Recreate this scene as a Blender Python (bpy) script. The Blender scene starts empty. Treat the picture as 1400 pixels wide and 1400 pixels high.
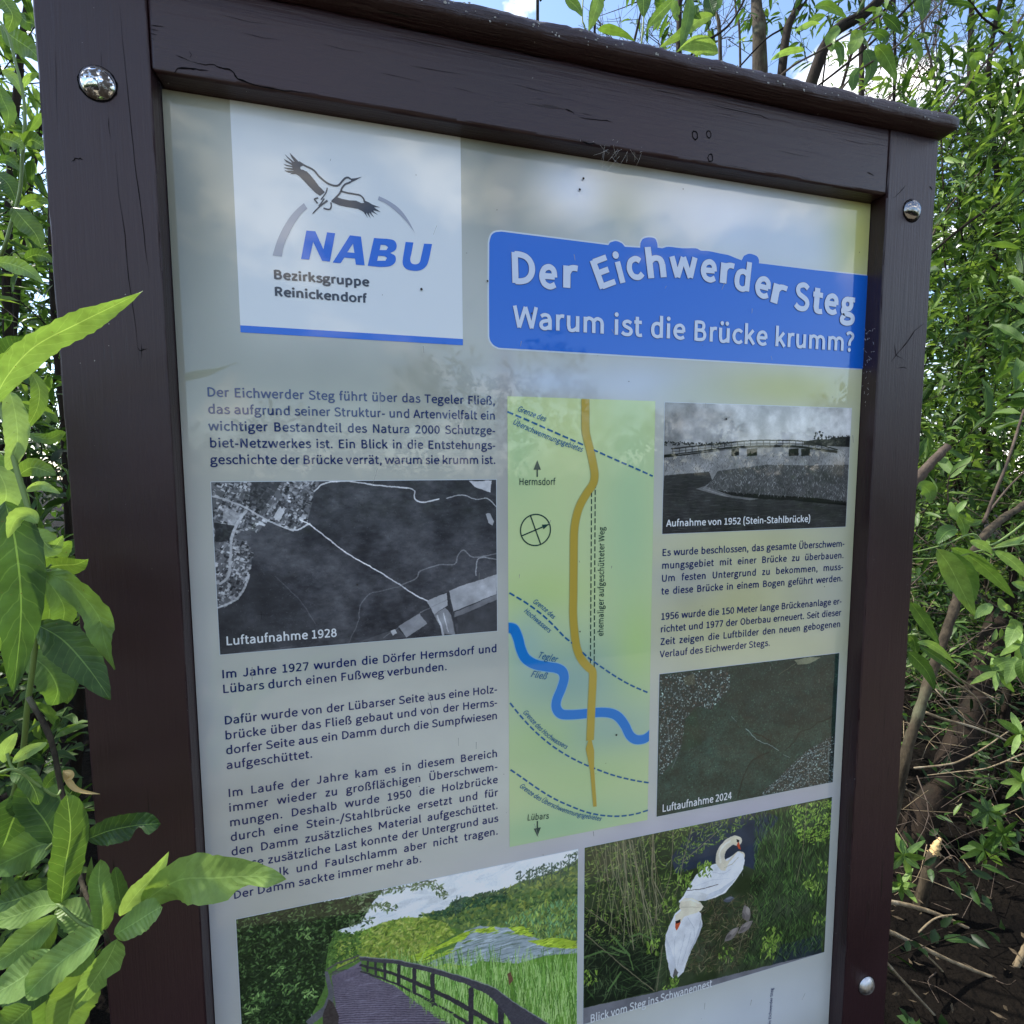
import bpy, bmesh, math, random
import numpy as np
from mathutils import Vector, Matrix, Quaternion
# ---- the photograph's view of the board, recovered from the print's right angles (board units; 1 unit = UNIT metres)
CW, RH, UNIT, FPX = 1.5738146, 0.9301785, 0.60, 691.0
CR = np.array([[0.9676047439821398, 0.004196031186030927, -0.2524350465873227], [-0.02474896573926439, 0.9966226915847417, -0.07829878232272616], [0.2512539514477227, 0.08200977954287397, 0.964440691769709]])
CT = np.array([-0.5952676858513122, -0.058926080318634, 1.0])
CO = -CR.T @ CT
CC = {'T0': 0.0, 'R1': 1.0, 'B0': 0.00218, 'B1': 0.49736, 'L0': 0.04179, 'L1': 0.32139, 'M0': 0.38448, 'M1': 0.62027, 'R0': 0.63699, 'S0': 0.50871, 'T1': 0.36721}
RR = {'c': 0.0, 'k': 1.0, 'a': -0.31522, 'b': -0.32970, 'd': 0.37656, 'e': -0.20136, 'f': 0.95534, 'g': -0.19926, 'h': 0.14950, 'i': 0.53782, 'j': 0.95143, 'm': -0.58110, 'n': -0.31427}
CC = {k: v*CW for k, v in CC.items()}; RR = {k: v*RH for k, v in RR.items()}
def uvp(x, y, dep=0.0):
    d = np.stack([(np.asarray(x, float)-700)/FPX, (np.asarray(y, float)-700)/FPX, np.ones_like(np.asarray(x, float))], -1) @ CR
    k = (dep-CO[2])/d[..., 2]
    return np.stack([CO[0]+k*d[..., 0], CO[1]+k*d[..., 1]], -1)

ZC = 1.50                                  # eye height above the ground
def W(u, v, dep=0.0):                      # board coordinates (right, down, into the board) -> world metres
    return Vector((UNIT*u, UNIT*dep, ZC-UNIT*(v-CO[1])))
def ray(px, py):
    d = np.array([(px-700)/FPX, (py-700)/FPX, 1.0]) @ CR
    return Vector((d[0], d[2], -d[1]))
CAM = W(CO[0], CO[1], CO[2])
def at(px, py, dist):                      # a point dist metres ahead of the eye
    return CAM + ray(px, py)*dist

# ---------------------------------------------------------------- camera, sky, sun, exposure
scene = bpy.context.scene
COL = scene.collection
cd = bpy.data.cameras.new('camera'); cam = bpy.data.objects.new('camera', cd); COL.objects.link(cam)
b2w = lambda r: Vector((r[0], r[2], -r[1]))
rt, dn, fw = b2w(CR[0]), b2w(CR[1]), b2w(CR[2])
cam.matrix_world = Matrix(((rt.x, -dn.x, -fw.x, CAM.x), (rt.y, -dn.y, -fw.y, CAM.y), (rt.z, -dn.z, -fw.z, CAM.z), (0, 0, 0, 1)))
cd.sensor_width = 36; cd.lens = 36*FPX/1400; cd.clip_start = .02; cd.clip_end = 500
scene.camera = cam
SUN_EL, SUN_AZ = math.radians(52), math.radians(-52)       # azimuth from +Y towards +X: behind the board, to its left
sun_dir = Vector((math.sin(SUN_AZ)*math.cos(SUN_EL), math.cos(SUN_AZ)*math.cos(SUN_EL), math.sin(SUN_EL)))
world = bpy.data.worlds.new('World'); scene.world = world; world.use_nodes = True
nt = world.node_tree; nt.nodes.clear(); N = nt.nodes.new; Lk = nt.links.new
out = N('ShaderNodeOutputWorld'); bg = N('ShaderNodeBackground'); sky = N('ShaderNodeTexSky')
sky.sky_type = 'NISHITA'; sky.sun_disc = False; sky.sun_elevation = SUN_EL; sky.sun_rotation = SUN_AZ; sky.air_density = 1.0; sky.dust_density = .6; sky.ozone_density = 2.0
bg.inputs['Strength'].default_value = .13
tc = N('ShaderNodeTexCoord'); mp = N('ShaderNodeMapping'); mp.inputs['Scale'].default_value = (1, 1, 1.7); mp.inputs['Location'].default_value = (1.35, .75, .4)
nz = N('ShaderNodeTexNoise'); nz.inputs['Scale'].default_value = 3.1; nz.inputs['Detail'].default_value = 9; nz.inputs['Roughness'].default_value = .58
cr = N('ShaderNodeValToRGB'); cr.color_ramp.elements[0].position = .525; cr.color_ramp.elements[1].position = .64
cr.color_ramp.elements[0].color = (0, 0, 0, 1); cr.color_ramp.elements[1].color = (1, 1, 1, 1)
nz2 = N('ShaderNodeTexNoise'); nz2.inputs['Scale'].default_value = 9; nz2.inputs['Detail'].default_value = 6
cc = N('ShaderNodeMix'); cc.data_type = 'RGBA'; cc.inputs[6].default_value = (6.6, 6.2, 5.5, 1); cc.inputs[7].default_value = (12.6, 12.0, 10.9, 1)
mx = N('ShaderNodeMix'); mx.data_type = 'RGBA'
Lk(tc.outputs['Generated'], mp.inputs[0]); Lk(mp.outputs[0], nz.inputs['Vector']); Lk(mp.outputs[0], nz2.inputs['Vector']); Lk(nz.outputs[0], cr.inputs[0])
Lk(nz2.outputs[0], cc.inputs[0]); Lk(cr.outputs[0], mx.inputs[0]); Lk(sky.outputs[0], mx.inputs[6]); Lk(cc.outputs[2], mx.inputs[7]); Lk(mx.outputs[2], bg.inputs[0]); Lk(bg.outputs[0], out.inputs[0])
sd = bpy.data.lights.new('sun', 'SUN'); sd.energy = 2.6; sd.angle = math.radians(.5); sd.color = (1, .95, .86)
so = bpy.data.objects.new('sun', sd); COL.objects.link(so); so.location = (-6, 6, 9); so.rotation_euler = (-sun_dir).to_track_quat('-Z', 'Y').to_euler()
scene.view_settings.view_transform = 'Standard'; scene.view_settings.look = 'None'; scene.view_settings.gamma = 1; scene.view_settings.use_curve_mapping = False
scene.view_settings.exposure = 1.42

# ---------------------------------------------------------------- helpers
def tag(o, label=None, cat=None, group=None, kind=None):
    if label: o['label'] = label
    if cat: o['category'] = cat
    if group: o['group'] = group
    if kind: o['kind'] = kind
    return o
def empty(name, loc, label, cat, group=None):
    o = bpy.data.objects.new(name, None); COL.objects.link(o); o.location = loc; o.empty_display_size = .1
    MW[o.name] = Matrix.Translation(loc); return tag(o, label, cat, group)
MW = {}
def put(name, me, mat=None, parent=None, kind=None, label=None):
    """meshes are written in world coordinates; a child's own offset cancels its parent's"""
    if mat is not None and not me.materials: me.materials.append(mat)
    o = bpy.data.objects.new(name, me); COL.objects.link(o)
    if parent is not None:
        o.parent = parent; M = MW.get(parent.name, Matrix.Identity(4)).inverted(); o.matrix_basis = M
        MW[o.name] = Matrix.Identity(4)
    if kind: o['kind'] = kind
    if label: o['label'] = label
    return o
def inst(name, me, M, parent=None):
    o = bpy.data.objects.new(name, me); COL.objects.link(o)
    if parent is not None: o.parent = parent; o.matrix_basis = MW.get(parent.name, Matrix.Identity(4)).inverted() @ M
    else: o.matrix_basis = M
    return o
def mesh(name, verts, faces, smooth=False, uv=None):
    me = bpy.data.meshes.new(name); me.from_pydata([tuple(v) for v in verts], [], faces)
    if uv is not None:
        l = me.uv_layers.new(name='UVMap'); idx = np.empty(len(me.loops), np.int32); me.loops.foreach_get('vertex_index', idx)
        l.data.foreach_set('uv', np.asarray(uv, np.float32)[idx].ravel())
    if smooth: me.polygons.foreach_set('use_smooth', [True]*len(me.polygons))
    me.update(); return me
def tris_mesh(name, V, F, uv=None, tint=None, smooth=True):
    """fast quads/tris from numpy: V (n,3), F (m,k)"""
    me = bpy.data.meshes.new(name); V = np.asarray(V, np.float32); F = np.asarray(F, np.int32); m, k = F.shape
    me.vertices.add(len(V)); me.vertices.foreach_set('co', V.ravel()); me.loops.add(m*k); me.loops.foreach_set('vertex_index', F.ravel())
    me.polygons.add(m); me.polygons.foreach_set('loop_start', np.arange(0, m*k, k, dtype=np.int32)); me.polygons.foreach_set('loop_total', np.full(m, k, np.int32))
    if smooth: me.polygons.foreach_set('use_smooth', np.ones(m, bool))
    me.update(calc_edges=True)
    if uv is not None: me.uv_layers.new(name='UVMap').data.foreach_set('uv', np.asarray(uv, np.float32)[F.ravel()].ravel())
    if tint is not None: me.attributes.new('tint', 'FLOAT', 'POINT').data.foreach_set('value', np.asarray(tint, np.float32))
    return me
def srgb(r, g, b):
    f = lambda c: (c/255/12.92) if c/255 <= .04045 else ((c/255+.055)/1.055)**2.4
    return (f(r), f(g), f(b), 1)

# ---------------------------------------------------------------- materials
def mat(name, base=(.5, .5, .5, 1), rough=.5, metal=0, spec=.5):
    m = bpy.data.materials.new(name); m.use_nodes = True; p = m.node_tree.nodes['Principled BSDF']
    p.inputs['Base Color'].default_value = base; p.inputs['Roughness'].default_value = rough; p.inputs['Metallic'].default_value = metal; p.inputs['Specular IOR Level'].default_value = spec
    return m
def nodes(m): return m.node_tree, m.node_tree.nodes['Principled BSDF'], m.node_tree.nodes.new, m.node_tree.links.new
def noise(N, L, scale, detail=5, vec=None, rough=.55):
    n = N('ShaderNodeTexNoise'); n.inputs['Scale'].default_value = scale; n.inputs['Detail'].default_value = detail; n.inputs['Roughness'].default_value = rough
    if vec is not None: L(vec, n.inputs['Vector'])
    return n
def ramp(N, L, fac, stops):
    r = N('ShaderNodeValToRGB'); e = r.color_ramp.elements
    while len(e) < len(stops): e.new(.5)
    for i, (p, c) in enumerate(stops): e[i].position = p; e[i].color = c
    L(fac, r.inputs[0]); return r
def painted_wood(name, axis):
    """dark brown satin paint over weathered timber, grain running along the axis"""
    m = mat(name, rough=.4); t, p, N, L = nodes(m)
    tc = N('ShaderNodeTexCoord'); mp = N('ShaderNodeMapping'); sc = [14, 14, 14]; sc[axis] = .55; mp.inputs['Scale'].default_value = sc; L(tc.outputs['Object'], mp.inputs[0])
    g = noise(N, L, 9, 8, mp.outputs[0], .62); g2 = noise(N, L, 34, 4, mp.outputs[0], .5); f = noise(N, L, 4.5, 5, tc.outputs['Object']); d = noise(N, L, 240, 3, tc.outputs['Object'])
    c = ramp(N, L, f.outputs[0], [(.3, srgb(39, 20, 24)), (.7, srgb(50, 28, 33))])
    # fine checks in the grain
    cm = N('ShaderNodeMapping'); s2 = [120, 120, 120]; s2[axis] = 4; cm.inputs['Scale'].default_value = s2; L(tc.outputs['Object'], cm.inputs[0])
    ck = noise(N, L, 1.6, 3, cm.outputs[0]); ckr = ramp(N, L, ck.outputs[0], [(.29, (1, 1, 1, 1)), (.33, (0, 0, 0, 1))])
    pt = noise(N, L, 7, 3, tc.outputs['Object']); ptr = ramp(N, L, pt.outputs[0], [(.5, (0, 0, 0, 1)), (.62, (1, 1, 1, 1))])
    mk = N('ShaderNodeMath'); mk.operation = 'MULTIPLY'; L(ckr.outputs[0], mk.inputs[0]); L(ptr.outputs[0], mk.inputs[1])
    mix = N('ShaderNodeMix'); mix.data_type = 'RGBA'; L(mk.outputs[0], mix.inputs[0]); L(c.outputs[0], mix.inputs[6]); mix.inputs[7].default_value = srgb(14, 10, 10)
    # pale specks of grit and lichen
    sp = noise(N, L, 150, 2, tc.outputs['Object']); spr = ramp(N, L, sp.outputs[0], [(.755, (0, 0, 0, 1)), (.775, (1, 1, 1, 1))])
    mix2 = N('ShaderNodeMix'); mix2.data_type = 'RGBA'; L(spr.outputs[0], mix2.inputs[0]); L(mix.outputs[2], mix2.inputs[6]); mix2.inputs[7].default_value = srgb(140, 135, 130)
    L(mix2.outputs[2], p.inputs['Base Color'])
    a = N('ShaderNodeMath'); a.operation = 'ADD'; L(g.outputs[0], a.inputs[0]); g3 = N('ShaderNodeMath'); g3.operation = 'MULTIPLY'; g3.inputs[1].default_value = .5; L(g2.outputs[0], g3.inputs[0]); L(g3.outputs[0], a.inputs[1])
    a2 = N('ShaderNodeMath'); a2.operation = 'SUBTRACT'; L(a.outputs[0], a2.inputs[0]); L(mk.outputs[0], a2.inputs[1])
    a3 = N('ShaderNodeMath'); a3.operation = 'MULTIPLY_ADD'; a3.inputs[1].default_value = .25; L(d.outputs[0], a3.inputs[0]); L(a2.outputs[0], a3.inputs[2])
    b = N('ShaderNodeBump'); b.inputs['Strength'].default_value = .5; b.inputs['Distance'].default_value = .0016; L(a3.outputs[0], b.inputs['Height']); L(b.outputs[0], p.inputs['Normal'])
    rr = ramp(N, L, f.outputs[0], [(.3, (.36, .36, .36, 1)), (.7, (.44, .44, .44, 1))]); L(rr.outputs[0], p.inputs['Roughness'])
    return m
WOOD_V = painted_wood('brown_paint_upright', 2); WOOD_H = painted_wood('brown_paint_level', 0)
CRACK = mat('crack_shade_grime', srgb(12, 9, 10), .9, spec=.1)
def film(name, c, rough=.07):
    m = mat(name, c, rough); coat(m); return m
def coat(m):
    p = m.node_tree.nodes['Principled BSDF']; p.inputs['Specular IOR Level'].default_value = .2; p.inputs['Coat Weight'].default_value = 1; p.inputs['Coat IOR'].default_value = 1.55; p.inputs['Coat Roughness'].default_value = .03; p.inputs['Roughness'].default_value = .35
    t, p, N, L = nodes(m); tc = N('ShaderNodeTexCoord'); n = noise(N, L, 9, 7, tc.outputs['Object'], .65); r = ramp(N, L, n.outputs[0], [(.42, (.012, .012, .012, 1)), (.8, (.13, .13, .13, 1))]); L(r.outputs[0], p.inputs['Coat Roughness'])
def print_mat(name, cv):
    img = bpy.data.images.new(name, cv.w, cv.h); px = np.ones((cv.h, cv.w, 4), np.float32); px[..., :3] = np.clip(cv.a[::-1], 0, 1); img.pixels.foreach_set(px.ravel()); img.update(); img.pack()
    m = mat(name, rough=.07); coat(m); t, p, N, L = nodes(m); i = N('ShaderNodeTexImage'); i.image = img; i.extension = 'EXTEND'; L(i.outputs[0], p.inputs['Base Color']); return m

def leaf_mat(name, dark, light, young, trans=.38, tint_attr=False, vein=True, rough=.42):
    m = bpy.data.materials.new(name); m.use_nodes = True; t = m.node_tree; p = t.nodes['Principled BSDF']; N = t.nodes.new; L = t.links.new; o = t.nodes['Material Output']
    if tint_attr: a = N('ShaderNodeAttribute'); a.attribute_name = 'tint'; fac = a.outputs['Fac']
    else: a = N('ShaderNodeObjectInfo'); fac = a.outputs['Random']
    r = ramp(N, L, fac, [(0, dark), (.55, light), (1, young)]); c = r.outputs[0]
    if vein:
        uv = N('ShaderNodeUVMap'); s = N('ShaderNodeSeparateXYZ'); L(uv.outputs[0], s.inputs[0])
        M = lambda op, x, y=None, z=None: mth(N, L, op, x, y, z)
        au = M('ABSOLUTE', s.outputs[0]); mid = M('MULTIPLY', M('LESS_THAN', au, .035), .75)
        tcv = N('ShaderNodeTexCoord'); nv = noise(N, L, 26, 3, tcv.outputs['Object']); ph = M('ADD', M('MULTIPLY_ADD', au, -1.6, M('MULTIPLY', s.outputs[1], 12.)), M('MULTIPLY', nv.outputs[0], 2.2)); w = M('FRACT', ph); lat = M('LESS_THAN', w, .09)
        vv = M('MAXIMUM', mid, M('MULTIPLY', lat, .2)); mxn = N('ShaderNodeMix'); mxn.data_type = 'RGBA'; L(vv, mxn.inputs[0]); L(c, mxn.inputs[6]); mxn.inputs[7].default_value = tuple(min(1, k*1.25+.02) for k in young[:3])+(1,); c = mxn.outputs[2]
        tc = N('ShaderNodeTexCoord'); nn = noise(N, L, 60, 4, tc.outputs['Object']); nr = ramp(N, L, nn.outputs[0], [(.3, (.72, .72, .72, 1)), (.65, (1.08, 1.08, 1.08, 1))]); m2 = N('ShaderNodeMix'); m2.data_type = 'RGBA'; m2.blend_type = 'MULTIPLY'; m2.inputs[0].default_value = 1; L(c, m2.inputs[6]); L(nr.outputs[0], m2.inputs[7]); c = m2.outputs[2]
        sp_ = noise(N, L, 330, 3, tc.outputs['Object']); spr_ = ramp(N, L, sp_.outputs[0], [(.70, (0, 0, 0, 1)), (.74, (1, 1, 1, 1))]); m3 = N('ShaderNodeMix'); m3.data_type = 'RGBA'; L(spr_.outputs[0], m3.inputs[0]); L(c, m3.inputs[6]); m3.inputs[7].default_value = srgb(96, 84, 48); c = m3.outputs[2]
        hgt = M('ADD', M('MULTIPLY', M('PINGPONG', ph, .5), 1.2), nn.outputs[0]); b = N('ShaderNodeBump'); b.inputs['Strength'].default_value = .45; b.inputs['Distance'].default_value = .0010; L(hgt, b.inputs['Height']); L(b.outputs[0], p.inputs['Normal'])
    L(c, p.inputs['Base Color']); p.inputs['Roughness'].default_value = rough; p.inputs['Specular IOR Level'].default_value = .35
    tr = N('ShaderNodeBsdfTranslucent'); g = N('ShaderNodeMix'); g.data_type = 'RGBA'; g.blend_type = 'MULTIPLY'; g.inputs[0].default_value = 1; L(c, g.inputs[6]); g.inputs[7].default_value = (1.55, 1.5, .8, 1); L(g.outputs[2], tr.inputs[0])
    ms = N('ShaderNodeMixShader'); ms.inputs[0].default_value = trans; L(p.outputs[0], ms.inputs[1]); L(tr.outputs[0], ms.inputs[2]); L(ms.outputs[0], o.inputs[0]); return m
def mth(N, L, op, x, y=None, z=None):
    n = N('ShaderNodeMath'); n.operation = op
    for i, k in enumerate((x, y, z)):
        if k is None: continue
        if isinstance(k, (int, float)): n.inputs[i].default_value = k
        else: L(k, n.inputs[i])
    return n.outputs[0]
def bark_mat(name, c1, c2, c3=None):
    m = mat(name, rough=.85, spec=.2); t, p, N, L = nodes(m); tc = N('ShaderNodeTexCoord'); mp = N('ShaderNodeMapping'); mp.inputs['Scale'].default_value = (1, 1, .35); L(tc.outputs['Object'], mp.inputs[0])
    n = noise(N, L, 38, 8, mp.outputs[0], .68); k = noise(N, L, 9, 4, tc.outputs['Object'])
    r = ramp(N, L, n.outputs[0], [(.32, c1), (.6, c2)]); s = ramp(N, L, k.outputs[0], [(.55, (0, 0, 0, 1)), (.68, (1, 1, 1, 1))])
    x = N('ShaderNodeMix'); x.data_type = 'RGBA'; L(s.outputs[0], x.inputs[0]); L(r.outputs[0], x.inputs[6]); x.inputs[7].default_value = c3 or c2; L(x.outputs[2], p.inputs['Base Color'])
    b = N('ShaderNodeBump'); b.inputs['Strength'].default_value = .8; b.inputs['Distance'].default_value = .006; L(n.outputs[0], b.inputs['Height']); L(b.outputs[0], p.inputs['Normal']); return m
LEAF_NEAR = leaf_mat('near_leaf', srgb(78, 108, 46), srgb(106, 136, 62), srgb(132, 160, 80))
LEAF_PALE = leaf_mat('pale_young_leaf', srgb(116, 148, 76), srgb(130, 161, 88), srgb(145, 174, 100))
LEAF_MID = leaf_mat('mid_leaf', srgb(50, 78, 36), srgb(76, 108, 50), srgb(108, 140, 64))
LEAF_FAR = leaf_mat('far_leaf', srgb(30, 50, 26), srgb(64, 94, 44), srgb(126, 154, 76), tint_attr=True, vein=False, rough=.45)  # dark end of the tint also stands in for shade deep in the foliage
LEAF_DRY = mat('dry_leaf', srgb(186, 160, 104), .7)
STEM_GREEN = mat('green_stem', srgb(112, 134, 70), .55)
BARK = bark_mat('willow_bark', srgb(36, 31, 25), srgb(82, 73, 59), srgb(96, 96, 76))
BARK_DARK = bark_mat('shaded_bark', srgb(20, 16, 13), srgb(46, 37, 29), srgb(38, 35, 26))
TWIG = bark_mat('dead_twig', srgb(98, 84, 64), srgb(150, 134, 108), srgb(164, 152, 130))
TWIG_GREY = bark_mat('thin_grey_twig', srgb(60, 52, 46), srgb(96, 84, 74))
# ---------------------------------------------------------------- the information board: timber frame
def box(u0, u1, v0, v1, d0, d1, seed=0, bev=.0022, cell=.02, rough_edge=.0006, cuts=True):
    """a planed timber with rounded, slightly knocked-about edges (board units in, world mesh out)"""
    a = W(u0, v1, d0); b = W(u1, v0, d1); lo = Vector(map(min, zip(a, b))); hi = Vector(map(max, zip(a, b))); sz = hi-lo
    bm = bmesh.new(); bmesh.ops.create_cube(bm, size=1)
    for v in bm.verts: v.co = Vector(((v.co.x+.5)*sz.x+lo.x, (v.co.y+.5)*sz.y+lo.y, (v.co.z+.5)*sz.z+lo.z))
    bmesh.ops.bevel(bm, geom=bm.edges[:], offset=bev, segments=3, profile=.6, affect='EDGES')
    ax = 0 if sz.x > sz.z else 2; n = int(sz[ax]/cell)
    for i in range(1, n):
        co = Vector(lo); co[ax] = lo[ax]+sz[ax]*i/n; no = Vector((0, 0, 0)); no[ax] = 1
        bmesh.ops.bisect_plane(bm, geom=bm.verts[:]+bm.edges[:]+bm.faces[:], plane_co=co, plane_no=no)
    r = random.Random(seed); ph = [r.uniform(0, 6) for _ in range(6)]
    for v in bm.verts:
        t = v.co[ax]; c = lo+sz/2
        on_face = any(min(abs(v.co[k]-lo[k]), abs(hi[k]-v.co[k])) < 1e-5 for k in range(3) if k != ax)
        dirv = (c-v.co); dirv[ax] = 0
        if on_face or dirv.length == 0: continue
        v.co += dirv.normalized()*(r.random()**3*rough_edge*3)
    me = bpy.data.meshes.new('timber'); bm.to_mesh(me); bm.free(); me.polygons.foreach_set('use_smooth', [max(abs(c) for c in p.normal) < .97 for p in me.polygons]); return me
D = .045
board = empty('info_board', W(.78, 2.45, .05), 'dark brown timber information board with a glossy printed panel about a curved bridge', 'information board')
post_l = put('post', box(-.215, -.0485, -.884, 2.55, -D, .12, 1), WOOD_V, board)
post_r = put('post', box(1.6055, 1.767, -.884, 2.55, -D, .12, 2), WOOD_V, board)
rail_t = put('top_rail', box(-.0475, 1.6045, -.8835, -.7235, -D+.0008, .06, 3, bev=.004, rough_edge=.0009), WOOD_H, board)
rail_b = put('bottom_rail', box(-.0475, 1.6045, 1.72, 1.90, -D+.0008, .06, 4), WOOD_H, board)
put('back_board', box(-.0475, 1.6045, -.7225, 1.719, .012, .05, 5), WOOD_V, board)
# the weathered half-round capping
def capping():
    P = [(-.078, -.889), (-.0835, -.897), (-.0842, -.909), (-.080, -.919), (-.070, -.926), (-.04, -.934), (.02, -.940), (.10, -.938), (.165, -.925), (.17, -.905), (.165, -.8855), (-.02, -.8852)]
    r = random.Random(8); n = 150; u0, u1 = -.235, 1.795; V = []; F = []; k = len(P)
    for i in range(n+1):
        u = u0+(u1-u0)*i/n; e = min(1, (u1-u)/.03, (u-u0)/.03); s = .55+.45*math.sqrt(max(0, 1-(1-max(0, e))**2))
        for j, (d, v) in enumerate(P):
            jit = (.0012*math.sin(u*37+j)+r.uniform(-.0011, .0011)) if j < 7 else 0
            V.append(W(u+(r.uniform(-.001, .001)), -.9065+(v+.9065)*s+jit*.8, .04+(d-.04)*(s*.25+.75)+jit))
    for i in range(n):
        for j in range(k): F.append((i*k+j, i*k+(j+1) % k, (i+1)*k+(j+1) % k, (i+1)*k+j))
    F.append(tuple(range(k-1, -1, -1))); F.append(tuple(n*k+j for j in range(k)))
    return mesh('capping', V, F, True)
CAPM = painted_wood('weathered_cap_paint', 0); cn = CAPM.node_tree
for n_ in cn.nodes:
    if n_.type == 'BUMP': n_.inputs['Strength'].default_value = .7; n_.inputs['Distance'].default_value = .003
cap = put('cap_board', capping(), CAPM, board)
# narrow dark beads round the panel rebate
def bead(u0, u1, v0, v1): return box(u0, u1, v0, v1, -.012, .0005, 6, bev=.0012)
# cracks: thin, deep splits
def ribbon(pts_px, wid, dep, parent, name='crack', m=None, off=.0006):
    V = []; q = [uvp(x, y, dep) for x, y in pts_px]
    P = []
    for i in range(len(q)-1):
        for t in (0, .33, .66): P.append(q[i]*(1-t)+q[i+1]*t)
    P.append(q[-1]); r = random.Random(len(P)); n = len(P)
    for i, p in enumerate(P):
        a = P[max(0, i-1)]; b = P[min(n-1, i+1)]; t = (b-a)/max(1e-9, np.hypot(*(b-a))); nn = np.array([-t[1], t[0]])
        w = .75*wid*min(1, 3*i/n+.1, 3*(n-1-i)/n+.1)*r.uniform(.5, 1.2); p = p+nn*r.uniform(-.3, .3)*wid
        V += [W(*(p-nn*w/2), dep-off), W(*(p+nn*w/2), dep-off)]
    put(name, mesh(name, V, [(2*i, 2*i+1, 2*i+3, 2*i+2) for i in range(n-1)]), m or CRACK, parent)
for pts, w in [([(164, 8), (170, 80), (178, 160), (184, 220), (193, 285), (199, 340), (205, 380)], .0016), ([(157, 200), (163, 270), (171, 321), (176, 380), (186, 450), (191, 500)], .0013), ([(148, 160), (149, 175), (151, 190)], .0015), ([(138, 70), (139, 95)], .001),
               ([(98, 222), (103, 217), (110, 217), (114, 219)], .0025), ([(76, 60), (77, 120), (79, 180)], .0008), ([(188, 475), (192, 480), (196, 478), (203, 477)], .002), ([(193, 470), (194, 490)], .0018)]:
    ribbon(pts, w, -D, post_l)
for pts, w in [([(237, 100), (244, 94), (260, 94), (272, 95), (285, 96)], .004), ([(262, 85), (275, 88), (293, 89), (305, 93), (316, 96), (325, 108), (346, 116), (379, 123), (410, 126), (436, 129)], .004), ([(204, 35), (218, 36), (226, 37)], .002), ([(204, 40), (217, 42)], .002), ([(204, 46), (215, 48)], .002), ([(203, 52), (212, 54)], .0015),
               ([(240, 76), (252, 80), (262, 85)], .002), ([(258, 70), (262, 75), (259, 80)], .0015), ([(772, 150), (780, 152), (785, 156)], .005), ([(790, 160), (805, 163), (830, 165), (838, 168)], .002), ([(795, 155), (810, 158)], .0015),
               ([(795, 195), (805, 197), (816, 197)], .007), ([(560, 90), (600, 97), (640, 103)], .0014), ([(640, 70), (690, 80), (730, 86)], .0012), ([(960, 140), (1000, 150), (1040, 158), (1060, 168)], .0016), ([(1150, 190), (1175, 196), (1210, 199)], .0012), ([(1185, 236), (1195, 240)], .005), ([(330, 45), (360, 52), (385, 55)], .0012), ([(440, 60), (470, 68), (500, 72)], .001),
               ([(520, 100), (545, 105), (575, 112)], .0012), ([(880, 120), (920, 128), (950, 136)], .0012), ([(620, 120), (650, 127)], .0012), ([(1060, 205), (1090, 212), (1110, 215)], .001), ([(700, 115), (740, 125), (770, 130)], .0012), ([(300, 20), (340, 30), (372, 34)], .001)]:
    ribbon(pts, w, -D+.0008, rail_t)
for pts, w in [([(1238, 253), (1230, 263), (1220, 272)], .003), ([(1264, 442), (1250, 452), (1240, 468), (1228, 482), (1218, 495)], .003), ([(1222, 470), (1225, 486), (1236, 492)], .003), ([(1226, 504), (1236, 502), (1240, 505)], .003), ([(1270, 255), (1275, 260)], .006), ([(1240, 295), (1252, 286)], .0)][:5]:
    ribbon(pts, w, -D, post_r)
def ring(px, py, r, dep, parent):
    c = uvp(px, py, dep); V = []; n = 18; rr = random.Random(int(px))
    for i in range(n):
        a = 2*math.pi*i/n; k = rr.uniform(.85, 1.1)
        for s in (1, .72): V.append(W(c[0]+.75*r*k*s*math.cos(a), c[1]+r*k*s*math.sin(a), dep-.0006))
    put('nail_hole', mesh('nail_hole', V, [(2*i, 2*i+1, (2*i+3) % (2*n), (2*i+2) % (2*n)) for i in range(n)]), CRACK, parent)
for a in [(950, 185, .011), (969, 184, .009), (971, 216, .010)]: ring(*a, -D+.0008, rail_t)
# domed coach bolts
BOLT = mat('chromed_bolt', (.78, .78, .78, 1), .08, 1); t, p, N, L = nodes(BOLT); tc = N('ShaderNodeTexCoord')
n1 = noise(N, L, 75, 6, tc.outputs['Object'], .6); r1 = ramp(N, L, n1.outputs[0], [(.50, (1, 1, 1, 1)), (.53, (0, 0, 0, 1))]); L(r1.outputs[0], p.inputs['Metallic'])
rc = ramp(N, L, n1.outputs[0], [(.50, (.82, .82, .82, 1)), (.53, srgb(92, 80, 70)), (.62, srgb(60, 48, 42))]); L(rc.outputs[0], p.inputs['Base Color']); rr_ = ramp(N, L, n1.outputs[0], [(.5, (.08, .08, .08, 1)), (.53, (.5, .5, .5, 1))]); L(rr_.outputs[0], p.inputs['Roughness'])
BOLT2 = mat('dark_bolt', (.28, .27, .27, 1), .12, 1); BOLT3 = mat('grey_bolt', (.6, .6, .6, 1), .42, 1)
for M_, lo_, hi_ in ((BOLT3, .3, .6), (BOLT2, .06, .3)):
    t, p, N, L = nodes(M_); tc = N('ShaderNodeTexCoord'); n1 = noise(N, L, 160, 5, tc.outputs['Object']); r1 = ramp(N, L, n1.outputs[0], [(.35, (lo_,)*3+(1,)), (.7, (hi_,)*3+(1,))]); L(r1.outputs[0], p.inputs['Roughness'])
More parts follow.
